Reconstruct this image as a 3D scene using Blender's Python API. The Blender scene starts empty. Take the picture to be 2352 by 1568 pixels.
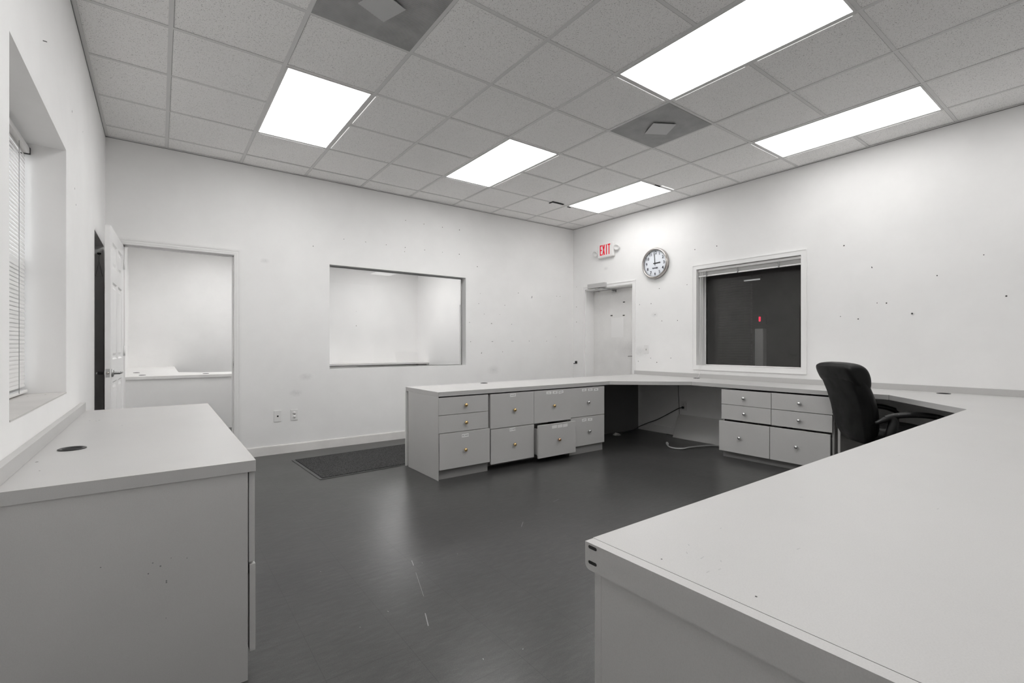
import bpy, bmesh, math, random
from mathutils import Vector, Matrix
random.seed(7)
PI = math.pi
COL = bpy.context.scene.collection
sc = bpy.context.scene
V = Vector

# ------------------------------------------------------------------ materials
def mat(name, rgb, rough=0.5, metal=0.0, spec=0.5, emit=None, estr=0.0):
    m = bpy.data.materials.new(name); m.use_nodes = True
    b = m.node_tree.nodes['Principled BSDF']
    b.inputs['Base Color'].default_value = (*rgb, 1)
    b.inputs['Roughness'].default_value = rough
    b.inputs['Metallic'].default_value = metal
    b.inputs['Specular IOR Level'].default_value = spec
    if emit:
        b.inputs['Emission Color'].default_value = (*emit, 1)
        b.inputs['Emission Strength'].default_value = estr
    return m

class NT:
    def __init__(s, m): s.t = m.node_tree; s.b = s.t.nodes['Principled BSDF']
    def n(s, ty, **kw):
        nd = s.t.nodes.new(ty)
        for k, v in kw.items(): setattr(nd, k, v)
        return nd
    def l(s, a, b): s.t.links.new(a, b)
    def coord(s, scale=(1, 1, 1), rot=(0, 0, 0)):
        c = s.n('ShaderNodeTexCoord'); mp = s.n('ShaderNodeMapping')
        mp.inputs['Scale'].default_value = scale; mp.inputs['Rotation'].default_value = rot
        s.l(c.outputs['Object'], mp.inputs['Vector']); return mp.outputs['Vector']
    def noise(s, vec, scale, detail=2.0, rough=0.5, dist=0.0):
        x = s.n('ShaderNodeTexNoise')
        x.inputs['Scale'].default_value = scale; x.inputs['Detail'].default_value = detail
        x.inputs['Roughness'].default_value = rough; x.inputs['Distortion'].default_value = dist
        s.l(vec, x.inputs['Vector']); return x.outputs['Fac']
    def ramp(s, fac, stops):
        r = s.n('ShaderNodeValToRGB'); e = r.color_ramp.elements
        while len(e) < len(stops): e.new(0.5)
        for i, (p, c) in enumerate(stops):
            e[i].position = p; e[i].color = (*c, 1) if len(c) == 3 else c
        s.l(fac, r.inputs['Fac']); return r.outputs['Color']
    def mul(s, a, b, fac=1.0):
        x = s.n('ShaderNodeMix', data_type='RGBA', blend_type='MULTIPLY')
        x.inputs['Factor'].default_value = fac
        for v, i in ((a, 6), (b, 7)):
            if isinstance(v, tuple): x.inputs[i].default_value = (*v, 1)
            else: s.l(v, x.inputs[i])
        return x.outputs[2]
    def math(s, op, a, b=None):
        x = s.n('ShaderNodeMath', operation=op)
        for i, v in enumerate((a, b)):
            if v is None: continue
            if isinstance(v, (int, float)): x.inputs[i].default_value = v
            else: s.l(v, x.inputs[i])
        return x.outputs[0]
    def bump(s, h, strength=0.1, dist=0.01):
        x = s.n('ShaderNodeBump'); x.inputs['Strength'].default_value = strength; x.inputs['Distance'].default_value = dist
        s.l(h, x.inputs['Height']); s.l(x.outputs['Normal'], s.b.inputs['Normal'])
    def base(s, c): s.l(c, s.b.inputs['Base Color'])
    def rough(s, f): s.l(f, s.b.inputs['Roughness'])

def g(v, w=0.0): return (v * (1 + w), v, v * (1 - w))
def lerp3(a, b): return (a, b)

M = {}
def paint(name, v, warm=0.006, mottled=0.05, rough=0.6, smudges=()):
    m = mat(name, g(v, warm), rough, spec=0.3); t = NT(m)
    c = t.coord()
    f = t.noise(c, 1.7, 5, 0.6)
    col = t.ramp(f, [(0.3, g(v * (1 - mottled), warm)), (0.62, g(v, warm))])
    for (px, py, pz, r_) in smudges:
        d = t.n('ShaderNodeVectorMath', operation='SUBTRACT'); t.l(c, d.inputs[0]); d.inputs[1].default_value = (px, py, pz)
        d2 = t.n('ShaderNodeVectorMath', operation='MULTIPLY'); t.l(d.outputs[0], d2.inputs[0]); d2.inputs[1].default_value = (1, 1, 1.7)
        ln = t.n('ShaderNodeVectorMath', operation='LENGTH'); t.l(d2.outputs[0], ln.inputs[0])
        k = t.math('MULTIPLY', t.math('SUBTRACT', 1.0, t.math('MINIMUM', t.math('DIVIDE', ln.outputs['Value'], r_), 1.0)), t.noise(c, 45, 4, 0.7, 1.0))
        col = t.mul(col, t.ramp(k, [(0.12, g(1.0)), (0.6, g(0.84))]))
    t.base(col)
    t.bump(t.noise(c, 160, 2), 0.06, 0.002)
    return m
M['wall'] = paint('wall_paint', 0.90, smudges=((-1.174, 0.265, 0.80, 0.16), (-3.65, 0.265, 0.80, 0.11), (-3.75, 0.265, 0.63, 0.10), (-4.05, 0.265, 2.02, 0.07), (0.362, -1.28, 1.55, 0.09), (0.362, -0.42, 2.28, 0.07), (0.362, -1.05, 1.06, 0.2)))
M['wall_office'] = paint('office_wall_paint', 0.88)
M['trim'] = paint('trim_gloss_paint', 0.88, rough=0.35)
M['door'] = paint('door_paint', 0.88, rough=0.4)
M['slab'] = paint('aged_door_paint', 0.82, 0.012, 0.12, 0.5, smudges=((0.535, -0.70, 1.10, 0.35), (0.535, -0.45, 1.95, 0.3)))
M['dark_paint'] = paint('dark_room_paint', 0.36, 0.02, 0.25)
M['closet'] = paint('closet_paint', 0.88, 0.004, 0.06)

# laminate of the counters and cabinets
def laminate(name, v, rough=0.42):
    m = mat(name, g(v, 0.014), rough, spec=0.4); t = NT(m)
    c = t.coord()
    f1 = t.ramp(t.noise(c, 420, 2), [(0.35, g(0.955)), (0.6, g(1.0))])
    f2 = t.ramp(t.noise(c, 2.2, 4, 0.6), [(0.3, g(0.96)), (0.65, g(1.0))])
    t.base(t.mul(t.mul(f1, f2), g(v, 0.014)))
    return m
M['lam'] = laminate('grey_laminate', 0.56, 0.40)
M['lam_edge'] = laminate('grey_laminate_edge', 0.54, 0.45)
M['lam_cab'] = laminate('grey_laminate_cabinet', 0.58, 0.45)
M['lam_white'] = laminate('white_laminate', 0.80, 0.4)
M['toe'] = laminate('scuffed_toe_kick', 0.30, 0.5)
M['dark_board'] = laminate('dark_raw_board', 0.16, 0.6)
M['seam'] = mat('dark_seam', g(0.03), 0.8)
M['void'] = mat('black_void', g(0.012), 0.9)
M['speck'] = mat('dark_speck', g(0.07), 0.8)
M['speck_soft'] = mat('soft_stain', g(0.24), 0.8)
M['scuff'] = mat('pale_scuff', g(0.30), 0.7)
M['deskscuff'] = mat('desk_scuff', g(0.44), 0.6)

# floor
m = mat('dark_vinyl_floor', g(0.07, 0.02), 0.38, spec=0.5); t = NT(m); M['floor'] = m
c = t.coord()
n1 = t.ramp(t.noise(c, 1.3, 4, 0.55, 0.0), [(0.25, g(0.82)), (0.78, g(1.22))])
n2 = t.ramp(t.noise(t.coord((1, 3.5, 1), (0, 0, 0.5)), 12, 7, 0.70, 0.2), [(0.28, g(0.76)), (0.5, g(1.0)), (0.74, g(1.42))])
n3 = t.ramp(t.noise(c, 220, 2), [(0.3, g(0.8)), (0.75, g(1.25))])
sep = t.n('ShaderNodeSeparateXYZ'); t.l(c, sep.inputs[0])
def seamline(o, off):
    a = t.math('ADD', o, off); b_ = t.math('DIVIDE', a, 0.3048); fr = t.math('FRACT', b_)
    d = t.math('ABSOLUTE', t.math('SUBTRACT', fr, 0.5)); return t.math('GREATER_THAN', d, 0.4965)
sx = seamline(sep.outputs[0], 4.171 + 0.3048 * 20); sy = seamline(sep.outputs[1], 3.855 + 0.3048 * 40)
smax = t.math('MAXIMUM', sx, sy)
sfac = t.ramp(smax, [(0.0, g(1.0)), (1.0, g(0.60))])
fl = t.mul(t.mul(t.mul(n1, n2), t.mul(n3, sfac)), g(0.046, 0.012))
t.base(fl)
t.rough(t.ramp(t.noise(c, 3.0, 3, 0.5), [(0.2, g(0.285)), (0.8, g(0.33))]))
t.bump(t.noise(c, 25, 2), 0.03, 0.003)

# ceiling tile
m = mat('fissured_ceiling_tile', g(0.74, 0.012), 0.9, spec=0.1); t = NT(m); M['tile'] = m
a1 = t.ramp(t.noise(t.coord((1, 1.9, 1), (0, 0, 0.6)), 120, 1.5, 0.5, 0.5), [(0.645, g(1.0)), (0.70, g(0.45))])
a2 = t.ramp(t.noise(t.coord((1.8, 1, 1), (0, 0, 0.2)), 160, 1.5, 0.5, 0.4), [(0.64, g(1.0)), (0.70, g(0.52))])
a3 = t.ramp(t.noise(t.coord(), 0.9, 3), [(0.3, g(0.95)), (0.7, g(1.0))])
t.base(t.mul(t.mul(t.mul(a1, a2), a3), g(0.98, 0.010)))
M['tee'] = mat('ceiling_tee_paint', g(0.74, 0.008), 0.5)
M['tee_shadow'] = mat('ceiling_tee_shadow', g(0.22), 0.6)  # dark colour painted in for the shadow line beside the tees

# perforated vent face
m = mat('perforated_steel', g(0.30), 0.5, spec=0.3); t = NT(m); M['perf'] = m
c = t.coord(); vo = t.n('ShaderNodeTexVoronoi'); vo.inputs['Randomness'].default_value = 0.0
vo.inputs['Scale'].default_value = 175; t.l(c, vo.inputs['Vector'])
hole = t.ramp(vo.outputs['Distance'], [(0.33, g(0.10)), (0.40, g(1.0))])
dust_haze = t.ramp(t.noise(t.coord(), 7, 4, 0.6), [(0.3, g(0.75)), (0.7, g(1.0))])
t.base(t.mul(t.mul(hole, dust_haze), g(0.58)))
M['perf_plate'] = mat('perforated_plate', g(0.42), 0.5)
t = NT(M['perf_plate']); c = t.coord(); vo = t.n('ShaderNodeTexVoronoi'); vo.inputs['Randomness'].default_value = 0.0
vo.inputs['Scale'].default_value = 175; t.l(c, vo.inputs['Vector'])
t.base(t.mul(t.ramp(vo.outputs['Distance'], [(0.30, g(0.25)), (0.40, g(1.0))]), g(0.66)))

M['lens'] = mat('lit_diffuser', g(0.8), 0.4, emit=(1.0, 0.995, 0.985), estr=7.6)
M['leak_glow'] = mat('painted_leak_glow', g(0.8), 0.4, emit=(1.0, 0.995, 0.985), estr=0.55)  # glow colour standing in for light leaking past the fixture edge
M['chrome'] = mat('polished_chrome', g(0.75), 0.16, 1.0)
M['steel'] = mat('brushed_steel', (0.52, 0.49, 0.47), 0.3, 1.0)
M['nickel'] = mat('satin_nickel', g(0.5), 0.3, 1.0)
M['brass'] = mat('polished_brass', (0.80, 0.58, 0.27), 0.2, 1.0)
M['copper'] = mat('worn_copper_brass', (0.75, 0.48, 0.30), 0.22, 1.0)
M['white_plastic'] = mat('white_plastic', g(0.80, 0.01), 0.35)
M['grey_plastic'] = mat('pale_grey_paint', g(0.50, 0.01), 0.4)
M['black_plastic'] = mat('black_plastic', g(0.012), 0.35)
M['rubber'] = mat('black_rubber', g(0.02), 0.6)
M['rubber_edge'] = mat('mat_rubber_border', g(0.09), 0.5)
M['cord_grey'] = mat('grey_hose_vinyl', g(0.40), 0.45)
M['paper'] = mat('label_paper', g(0.95, 0.005), 0.7)
M['faded_paper'] = mat('faded_label_paper', g(0.84, 0.008), 0.7)
M['ink'] = mat('label_ink', g(0.06), 0.8)
M['ink_blue'] = mat('clock_ink', (0.03, 0.03, 0.05), 0.6)
M['face'] = mat('clock_face', (0.80, 0.83, 0.88), 0.5)
M['red'] = mat('lit_red_letters', (0.45, 0.0, 0.012), 0.5, spec=0.2, emit=(1.0, 0.0, 0.03), estr=0.28)
M['red_far'] = mat('lit_red_letters_far', (0.7, 0.0, 0.03), 0.4, emit=(1.0, 0.02, 0.08), estr=1.2)
M['tube'] = mat('lit_tube', g(0.8), 0.4, emit=(1, 1, 1), estr=0.38)
M['slat'] = mat('blind_slat', g(0.80, 0.01), 0.4)
M['screen_wire'] = mat('insect_screen', g(0.10), 0.8); M['screen_wire'].node_tree.nodes['Principled BSDF'].inputs['Alpha'].default_value = 0.45
M['wire'] = mat('grey_wire', g(0.28), 0.45)
M['magnet'] = mat('black_magnet', g(0.015), 0.5)
M['sill'] = paint('worn_sill_paint', 0.60, 0.03, 0.2, 0.5)

# leather
m = mat('black_leather', g(0.005), 0.46, spec=0.3); t = NT(m); M['leather'] = m
c = t.coord(); t.bump(t.noise(c, 190, 3), 0.25, 0.002)
t.rough(t.ramp(t.noise(c, 9, 4), [(0.3, g(0.36)), (0.7, g(0.55))]))
m = mat('worn_arm_pad', g(0.016), 0.4, spec=0.5); t = NT(m); M['arm'] = m
c = t.coord()
t.base(t.ramp(t.noise(c, 60, 4, 0.7), [(0.60, g(0.014)), (0.74, g(0.10))]))
# carpet mat
m = mat('ribbed_carpet', g(0.025), 0.95, spec=0.1); t = NT(m); M['carpet'] = m
c = t.coord(); t.base(t.ramp(t.noise(c, 170, 3, 0.75), [(0.40, g(0.010)), (0.70, g(0.16))]))
t.bump(t.noise(c, 330, 2), 0.6, 0.004)

# thin clear glass: mirror layer by Fresnel over a clear pane
def glass(name, tint=0.97, dust_haze=0.0):
    m = bpy.data.materials.new(name); m.use_nodes = True
    nt = m.node_tree; nt.nodes.clear()
    o = nt.nodes.new('ShaderNodeOutputMaterial'); mx = nt.nodes.new('ShaderNodeMixShader')
    tr = nt.nodes.new('ShaderNodeBsdfTransparent'); gl = nt.nodes.new('ShaderNodeBsdfGlossy')
    fr = nt.nodes.new('ShaderNodeFresnel'); fr.inputs['IOR'].default_value = 1.45
    tr.inputs['Color'].default_value = (tint, tint, tint, 1); gl.inputs['Roughness'].default_value = 0.0
    nt.links.new(fr.outputs[0], mx.inputs[0]); nt.links.new(tr.outputs[0], mx.inputs[1])
    nt.links.new(gl.outputs[0], mx.inputs[2])
    if dust_haze:
        df = nt.nodes.new('ShaderNodeBsdfDiffuse'); df.inputs['Color'].default_value = (0.7, 0.68, 0.66, 1); m2 = nt.nodes.new('ShaderNodeMixShader')
        m2.inputs[0].default_value = dust_haze; nt.links.new(mx.outputs[0], m2.inputs[1]); nt.links.new(df.outputs[0], m2.inputs[2]); mx = m2
    nt.links.new(mx.outputs[0], o.inputs[0])
    return m
M['glass'] = glass('clear_pane')
M['glass_dim'] = glass('hazed_pane', 0.85, 0.03)  # slight pale haze mixed in to lift the dark window's tone

# ------------------------------------------------------------------ mesh helpers
class MB:
    def __init__(s): s.bm = bmesh.new(); s.mats = []; s.cur = 0
    def use(s, m):
        if m not in s.mats: s.mats.append(m)
        s.cur = s.mats.index(m); return s
    def _f(s, vs):
        try:
            f = s.bm.faces.new(vs); f.material_index = s.cur; return f
        except ValueError: return None
    def box(s, x0, x1, y0, y1, z0, z1, bev=0.0, mtx=None):
        x0, x1 = min(x0, x1), max(x0, x1); y0, y1 = min(y0, y1), max(y0, y1); z0, z1 = min(z0, z1), max(z0, z1)
        vs = [s.bm.verts.new(p) for p in ((x0, y0, z0), (x1, y0, z0), (x1, y1, z0), (x0, y1, z0), (x0, y0, z1), (x1, y0, z1), (x1, y1, z1), (x0, y1, z1))]
        fs = [s._f([vs[i] for i in q]) for q in ((0, 3, 2, 1), (4, 5, 6, 7), (0, 1, 5, 4), (1, 2, 6, 5), (2, 3, 7, 6), (3, 0, 4, 7))]
        if bev > 0:
            ed = list({e for f in fs for e in f.edges})
            r = bmesh.ops.bevel(s.bm, geom=ed, offset=bev, segments=2, affect='EDGES', profile=0.5, clamp_overlap=True)
            for f in r['faces']: f.material_index = s.cur
            allv = {v for f in r['faces'] for v in f.verts} | {v for v in vs if v.is_valid}
        else: allv = set(vs)
        if mtx: 
            for v in allv: v.co = mtx @ v.co
        return s
    def quad(s, a, b, c, d): s._f([s.bm.verts.new(p) for p in (a, b, c, d)]); return s
    def poly(s, pts, z0, z1):
        lo = [s.bm.verts.new((x, y, z0)) for x, y in pts]; hi = [s.bm.verts.new((x, y, z1)) for x, y in pts]
        n = len(pts); s._f(hi); s._f(lo[::-1])
        for i in range(n): s._f([lo[i], lo[(i + 1) % n], hi[(i + 1) % n], hi[i]])
        return s
    def frame(s, o, ax):  # matrix placing local XYZ at o with columns ax
        m = Matrix.Identity(4)
        for i in range(3):
            for j in range(3): m[j][i] = ax[i][j]
        m.translation = V(o); return m
    def lathe(s, prof, mtx, n=28, caps=True):
        rings = []
        for r, h in prof:
            rings.append([s.bm.verts.new(mtx @ V((r * math.cos(2 * PI * i / n), r * math.sin(2 * PI * i / n), h))) for i in range(n)])
        for a, b in zip(rings, rings[1:]):
            for i in range(n):
                f = s._f([a[i], a[(i + 1) % n], b[(i + 1) % n], b[i]])
                if f: f.smooth = True
        if caps:
            if prof[0][0] > 1e-6: s._f(rings[0][::-1])
            if prof[-1][0] > 1e-6: s._f(rings[-1])
        return s
    def disc(s, o, ax, r, n=10):
        m = s.frame(o, ax); s._f([s.bm.verts.new(m @ V((r * math.cos(2 * PI * i / n), r * math.sin(2 * PI * i / n), 0))) for i in range(n)]); return s
    def tube(s, pts, r, n=10, rs=None):
        pts = [V(p) for p in pts]; rings = []; prev = None
        for i, p in enumerate(pts):
            d = (pts[min(i + 1, len(pts) - 1)] - pts[max(i - 1, 0)]).normalized()
            if prev is None:
                u = d.orthogonal().normalized()
            else:
                u = (prev - d * prev.dot(d)).normalized()
            prev = u; w = d.cross(u); rr = rs[i] if rs else r
            rings.append([s.bm.verts.new(p + (u * math.cos(2 * PI * k / n) + w * math.sin(2 * PI * k / n)) * rr) for k in range(n)])
        for a, b in zip(rings, rings[1:]):
            for k in range(n):
                f = s._f([a[k], a[(k + 1) % n], b[(k + 1) % n], b[k]])
                if f: f.smooth = True
        s._f(rings[0][::-1]); s._f(rings[-1]); return s
    def loft(s, rings, close=True):
        vr = [[s.bm.verts.new(p) for p in r] for r in rings]; n = len(vr[0])
        for a, b in zip(vr, vr[1:]):
            for k in range(n):
                f = s._f([a[k], a[(k + 1) % n], b[(k + 1) % n], b[k]])
                if f: f.smooth = True
        if close:
            s._f(vr[0][::-1]); s._f(vr[-1])
        return s
    def text(s, body, size, mtx, align='CENTER', bold=0.0):
        cu = bpy.data.curves.new('t', 'FONT'); cu.body = body; cu.size = size; cu.align_x = align; cu.align_y = 'CENTER'
        cu.offset = bold; cu.resolution_u = 3
        ob = bpy.data.objects.new('t', cu); COL.objects.link(ob)
        dg = bpy.context.evaluated_depsgraph_get(); ev = ob.evaluated_get(dg); me = ev.to_mesh()
        vs = [s.bm.verts.new(mtx @ v.co) for v in me.vertices]
        for p in me.polygons: s._f([vs[i] for i in p.vertices])
        ev.to_mesh_clear(); bpy.data.objects.remove(ob); bpy.data.curves.remove(cu); return s
    def build(s, name, parent=None, mods=None, recalc=True, origin=None):
        if recalc: bmesh.ops.recalc_face_normals(s.bm, faces=s.bm.faces)
        me = bpy.data.meshes.new(name); s.bm.to_mesh(me); s.bm.free()
        for m in s.mats: me.materials.append(m)
        o = bpy.data.objects.new(name, me); COL.objects.link(o)
        if parent: o.parent = parent
        return o

def tag(o, label=None, cat=None, group=None, kind=None):
    if label: o['label'] = label
    if cat: o['category'] = cat
    if group: o['group'] = group
    if kind: o['kind'] = kind
    return o
def thing(name, label, cat, group=None, kind=None):
    return tag(bpy.data.objects.new(name, None), label, cat, group, kind)
def empty(name, label, cat, loc=(0, 0, 0), rz=0.0, group=None, kind=None):
    o = thing(name, label, cat, group, kind); COL.objects.link(o); o.location = loc; o.rotation_euler = (0, 0, rz); return o
def mb(m): return MB().use(M[m])
def rebase(root, loc):
    """put the Empty at the base of parts modelled in world coordinates"""
    root.location = loc
    for ch in root.children: ch.matrix_parent_inverse = Matrix.Translation(-V(loc))
def setting(name, builder, label=None, cat=None):
    o = builder.build(name); return tag(o, label, cat, kind='structure')

AX_R = (V((0, -1, 0)), V((0, 0, 1)), V((-1, 0, 0)))     # on the right wall, facing -x
AX_B = (V((1, 0, 0)), V((0, 0, 1)), V((0, -1, 0)))      # facing -y
AX_L = (V((0, 1, 0)), V((0, 0, 1)), V((1, 0, 0)))       # on the left wall, facing +x
AX_U = (V((1, 0, 0)), V((0, 1, 0)), V((0, 0, 1)))       # facing up

# ------------------------------------------------------------------ dimensions (metres, floor at z = 0)
XL, XR, YB, YF, H = -5.311, 0.362, 0.265, -8.3, 2.983
G = 0.6096
LW = 0.26           # left wall depth
RW = 0.235          # right wall depth
BW = 0.14           # back wall depth
NY = 5.80           # back of the office beyond
CT, CB = 0.748, 0.710   # worktop top and underside

def wall_cells(b, axis, p0, p1, a0, a1, z0, z1, holes):
    """wall slab between p0..p1 along its normal, a0..a1 along it, with rectangular openings (a,b,za,zb)"""
    xs = sorted({a0, a1, *[h[0] for h in holes], *[h[1] for h in holes]})
    zs = sorted({z0, z1, *[h[2] for h in holes], *[h[3] for h in holes]})
    for i in range(len(xs) - 1):
        for j in range(len(zs) - 1):
            cx, cz = (xs[i] + xs[i + 1]) / 2, (zs[j] + zs[j + 1]) / 2
            if any(h[0] < cx < h[1] and h[2] < cz < h[3] for h in holes): continue
            if axis == 'y': b.box(xs[i], xs[i + 1], p0, p1, zs[j], zs[j + 1])
            else: b.box(p0, p1, xs[i], xs[i + 1], zs[j], zs[j + 1])
    bmesh.ops.remove_doubles(b.bm, verts=b.bm.verts, dist=1e-5)
    seen = {}
    for f in list(b.bm.faces):                      # drop the inner faces two cells share
        k = tuple(sorted(v.index for v in f.verts)) if False else tuple(sorted((round(v.co.x, 4), round(v.co.y, 4), round(v.co.z, 4)) for v in f.verts))
        if k in seen:
            b.bm.faces.remove(f)
            if seen[k] is not None: b.bm.faces.remove(seen[k]); seen[k] = None
        else: seen[k] = f
    return b

def specks(b, pts, base, ax, r=0.0045, m='speck', slash=()):
    b.use(M[m])
    for i, p in enumerate(pts):
        o = base(p)
        rr = r * random.uniform(0.6, 1.15)
        b.disc(o, ax, rr, 7)
    return b

# ------------------------------------------------------------------ camera
cam = bpy.data.cameras.new('camera'); co = bpy.data.objects.new('camera', cam); COL.objects.link(co)
co.location = (-4.9313, -5.2276, 1.1395)
co.rotation_euler = (PI / 2, 0, -0.638624)
cam.sensor_width = 36.0; cam.lens = 36.0 * 1091.70 / 2352.0
cam.shift_y = (793.795 - 784.0) / 2352.0
cam.clip_start = 0.02; cam.clip_end = 100
sc.camera = co

# ------------------------------------------------------------------ floor, ceiling, walls
b = mb('floor'); b.box(XL - 0.9, 5.2, YF - 0.2, NY + 0.2, -0.12, 0.0)
b.use(M['scuff'])
def scr(p, q, w):
    p, q = V((*p, 0.0006)), V((*q, 0.0006)); d = (q - p).normalized(); n = V((-d.y, d.x, 0)) * w / 2
    b.quad(p - n, q - n, q + n, p + n)
for p, q, w in (((-3.855, -2.884), (-3.872, -2.945), .004), ((-3.895, -3.02), (-3.965, -3.252), .0016), ((-4.021, -3.381), (-4.052, -3.472), .0042),
                ((-3.10, -2.86), (-3.04, -2.80), .003), ((-2.62, -2.62), (-2.55, -2.60), .003)): scr(p, q, w)
for i in range(26):
    x, y = random.uniform(-4.4, -1.2), random.uniform(-4.4, -1.9); a = random.uniform(0, PI)
    L = random.uniform(0.004, 0.009); scr((x, y), (x + L * math.cos(a), y + L * math.sin(a)), 0.003)
setting('floor', b)

# suspended ceiling of the office: tile faces in a tee grid
XI = lambda i: (i - 9) * G
YJ = lambda j: -j * G
lights = {(2, 1): 'a', (5, 1): 'a', (8, 1): 'a', (2, 5): 'a', (5, 5): 'a', (8, 5): 'a', (2, 9): 'a', (8, 8): 'a'}
vents = [(2, 4), (6, 4)]
skip = set(vents)
for (i, j) in lights: skip |= {(i, j), (i, j + 1)}
xs = [XL] + [XI(i) for i in range(1, 10)] + [XR]
ys = [YB] + [YJ(j) for j in range(0, 14)] + [YF]
b = mb('tile')
TZ = H + 0.007
for i in range(10):          # cell i lies between column i and i+1
    for j in range(-1, 14):
        if (i, j) in skip: continue
        x0, x1 = xs[i], xs[i + 1]; y1, y0 = ys[j + 1], ys[j + 2]
        dz = random.uniform(-0.0012, 0.0018)
        b.box(x0 + 0.001, x1 - 0.001, y0 + 0.001, y1 - 0.001, TZ + dz, TZ + 0.02)
b.use(M['tile']).box(XL - 0.3, XR + 0.3, YF - 0.2, YB + 0.14, H + 0.16, H + 0.22)
ceil = setting('ceiling', b)
b = mb('tee')
for i in range(1, 10): b.box(XI(i) - 0.012, XI(i) + 0.012, YF, YB, H + 0.0035, H + 0.006)
def rows(j):                 # stretches of a cross tee, broken where a two tile light panel sits
    out, x = [], XL
    for (i, k) in sorted(lights):
        if k + 1 == j: out.append((x, XI(i) + 0.012)); x = XI(i + 1) - 0.012
    return out + [(x, XR)]
for j in range(0, 14):
    for x0, x1 in rows(j): b.box(x0, x1, YJ(j) - 0.011, YJ(j) + 0.011, H + 0.0040, H + 0.006)
b.box(XL, XL + 0.022, YF, YB, H - 0.001, H + 0.006); b.box(XR - 0.012, XR, YF, YB, H - 0.001, H + 0.006)
b.box(XL, XR, YB - 0.012, YB, H - 0.001, H + 0.006); b.box(XL, XR, YF, YF + 0.02, H - 0.001, H + 0.006)
b.use(M['tee_shadow'])
b.box(XL, XL + 0.003, YF, YB, H - 0.006, H - 0.001); b.box(XR - 0.003, XR, YF, YB, H - 0.005, H - 0.001); b.box(XL, XR, YB - 0.003, YB, H - 0.005, H - 0.001)
for i in range(1, 10): b.box(XI(i) + 0.0121, XI(i) + 0.0138, YF, YB, H + 0.0045, H + 0.0066)
for j in range(0, 14):
    for x0, x1 in rows(j): b.box(x0, x1, YJ(j) + 0.0111, YJ(j) + 0.0128, H + 0.0045, H + 0.0066)
b.use(M['void'])
# a lifted tile leaves dark slits beside the corner light
b.box(-0.875, -0.690, -0.655, -0.628, H - 0.002, H + 0.004); b.box(-0.885, -0.865, -0.655, -0.575, H - 0.002, H + 0.004)
b.box(-0.575, -0.52, -0.600, -0.588, H - 0.002, H + 0.004); b.box(-0.36, -0.27, -1.832, -1.818, H - 0.0025, H + 0.004)
setting('ceiling_grid', b)['kind'] = 'structure'

# back wall with the doorway and the interior window
DX0, DX1, DZ = -5.190, -4.328, 2.047
WX0, WX1, WZ0, WZ1 = -3.398, -1.625, 0.880, 2.050
b = mb('wall'); wall_cells(b, 'y', YB, YB + BW, XL - LW, XR + RW, 0, H + 0.02, [(DX0 - 0.02, DX1 + 0.02, 0, DZ + 0.02), (WX0, WX1, WZ0, WZ1)])
back_pts = [(-3.241, 2.354), (-2.989, 2.355), (-2.737, 2.354), (-2.495, 2.351), (-2.502, 2.299), (-2.232, 2.352), (-1.976, 2.353), (-1.727, 2.355), (-2.489, 2.685), (-2.241, 2.678), (-1.978, 2.677), (-1.724, 2.679), (-3.573, 2.233), (-1.444, 2.219), (-1.42, 1.716), (-1.567, 1.454), (-1.551, 1.195), (-1.393, 1.854), (-0.981, 1.715), (-1.33, 1.577), (-1.068, 1.58), (-1.214, 1.449), (-1.20, 1.449), (-0.859, 1.449), (-0.738, 1.907), (0.079, 1.907), (0.004, 1.906), (-1.203, 1.198), (-1.19, 1.198), (-0.853, 1.205), (-0.827, 1.207), (-0.538, 1.209), (-0.011, 1.278), (-1.372, 1.047), (-1.376, 1.037), (-1.019, 1.055), (-0.199, 1.209)]
specks(b, back_pts, lambda p: (p[0], YB - 0.0008, p[1]), AX_B, 0.0056)
b.box(-0.493, -0.488, YB - 0.001, YB, 1.842, 1.868); b.box(-0.486, -0.481, YB - 0.001, YB, 1.856, 1.878)
setting('wall_back', b)

# right wall with the exit door and the window to the dark room
RDY0, RDY1, RDZ = -0.919, -0.006, 2.000
RWY0, RWY1, RWZ0, RWZ1 = -3.082, -1.900, 0.902, 2.072
b = mb('wall'); wall_cells(b, 'x', XR, XR + RW, YF, YB, 0, H + 0.02, [(RDY0, RDY1, 0, RDZ), (RWY0, RWY1, RWZ0, RWZ1)])
right_pts = [(-1.873, 2.323), (-2.16, 2.318), (-1.765, 1.902), (-1.355, 1.893), (-1.289, 1.553), (-1.035, 1.704), (-1.225, 1.704), (-1.218, 0.974), (-1.532, 0.981), (-1.014, 0.926), (-1.317, 0.92), (-1.63, 1.461), (0.192, 1.753), (0.192, 1.514), (0.192, 2.069), (-1.396, 1.465), (-3.459, 2.103), (-3.792, 1.526), (-3.722, 1.532), (-3.43, 1.423), (-4.141, 1.734)]
specks(b, right_pts, lambda p: (XR - 0.0008, p[0], p[1]), AX_R, 0.006)
specks(b, [(-3.681, 1.868), (-3.683, 1.861), (-4.425, 1.866), (-3.575, 1.392), (-4.551, 1.526)], lambda p: (XR - 0.0009, p[0], p[1]), AX_R, 0.0065)
setting('wall_right', b)

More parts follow.
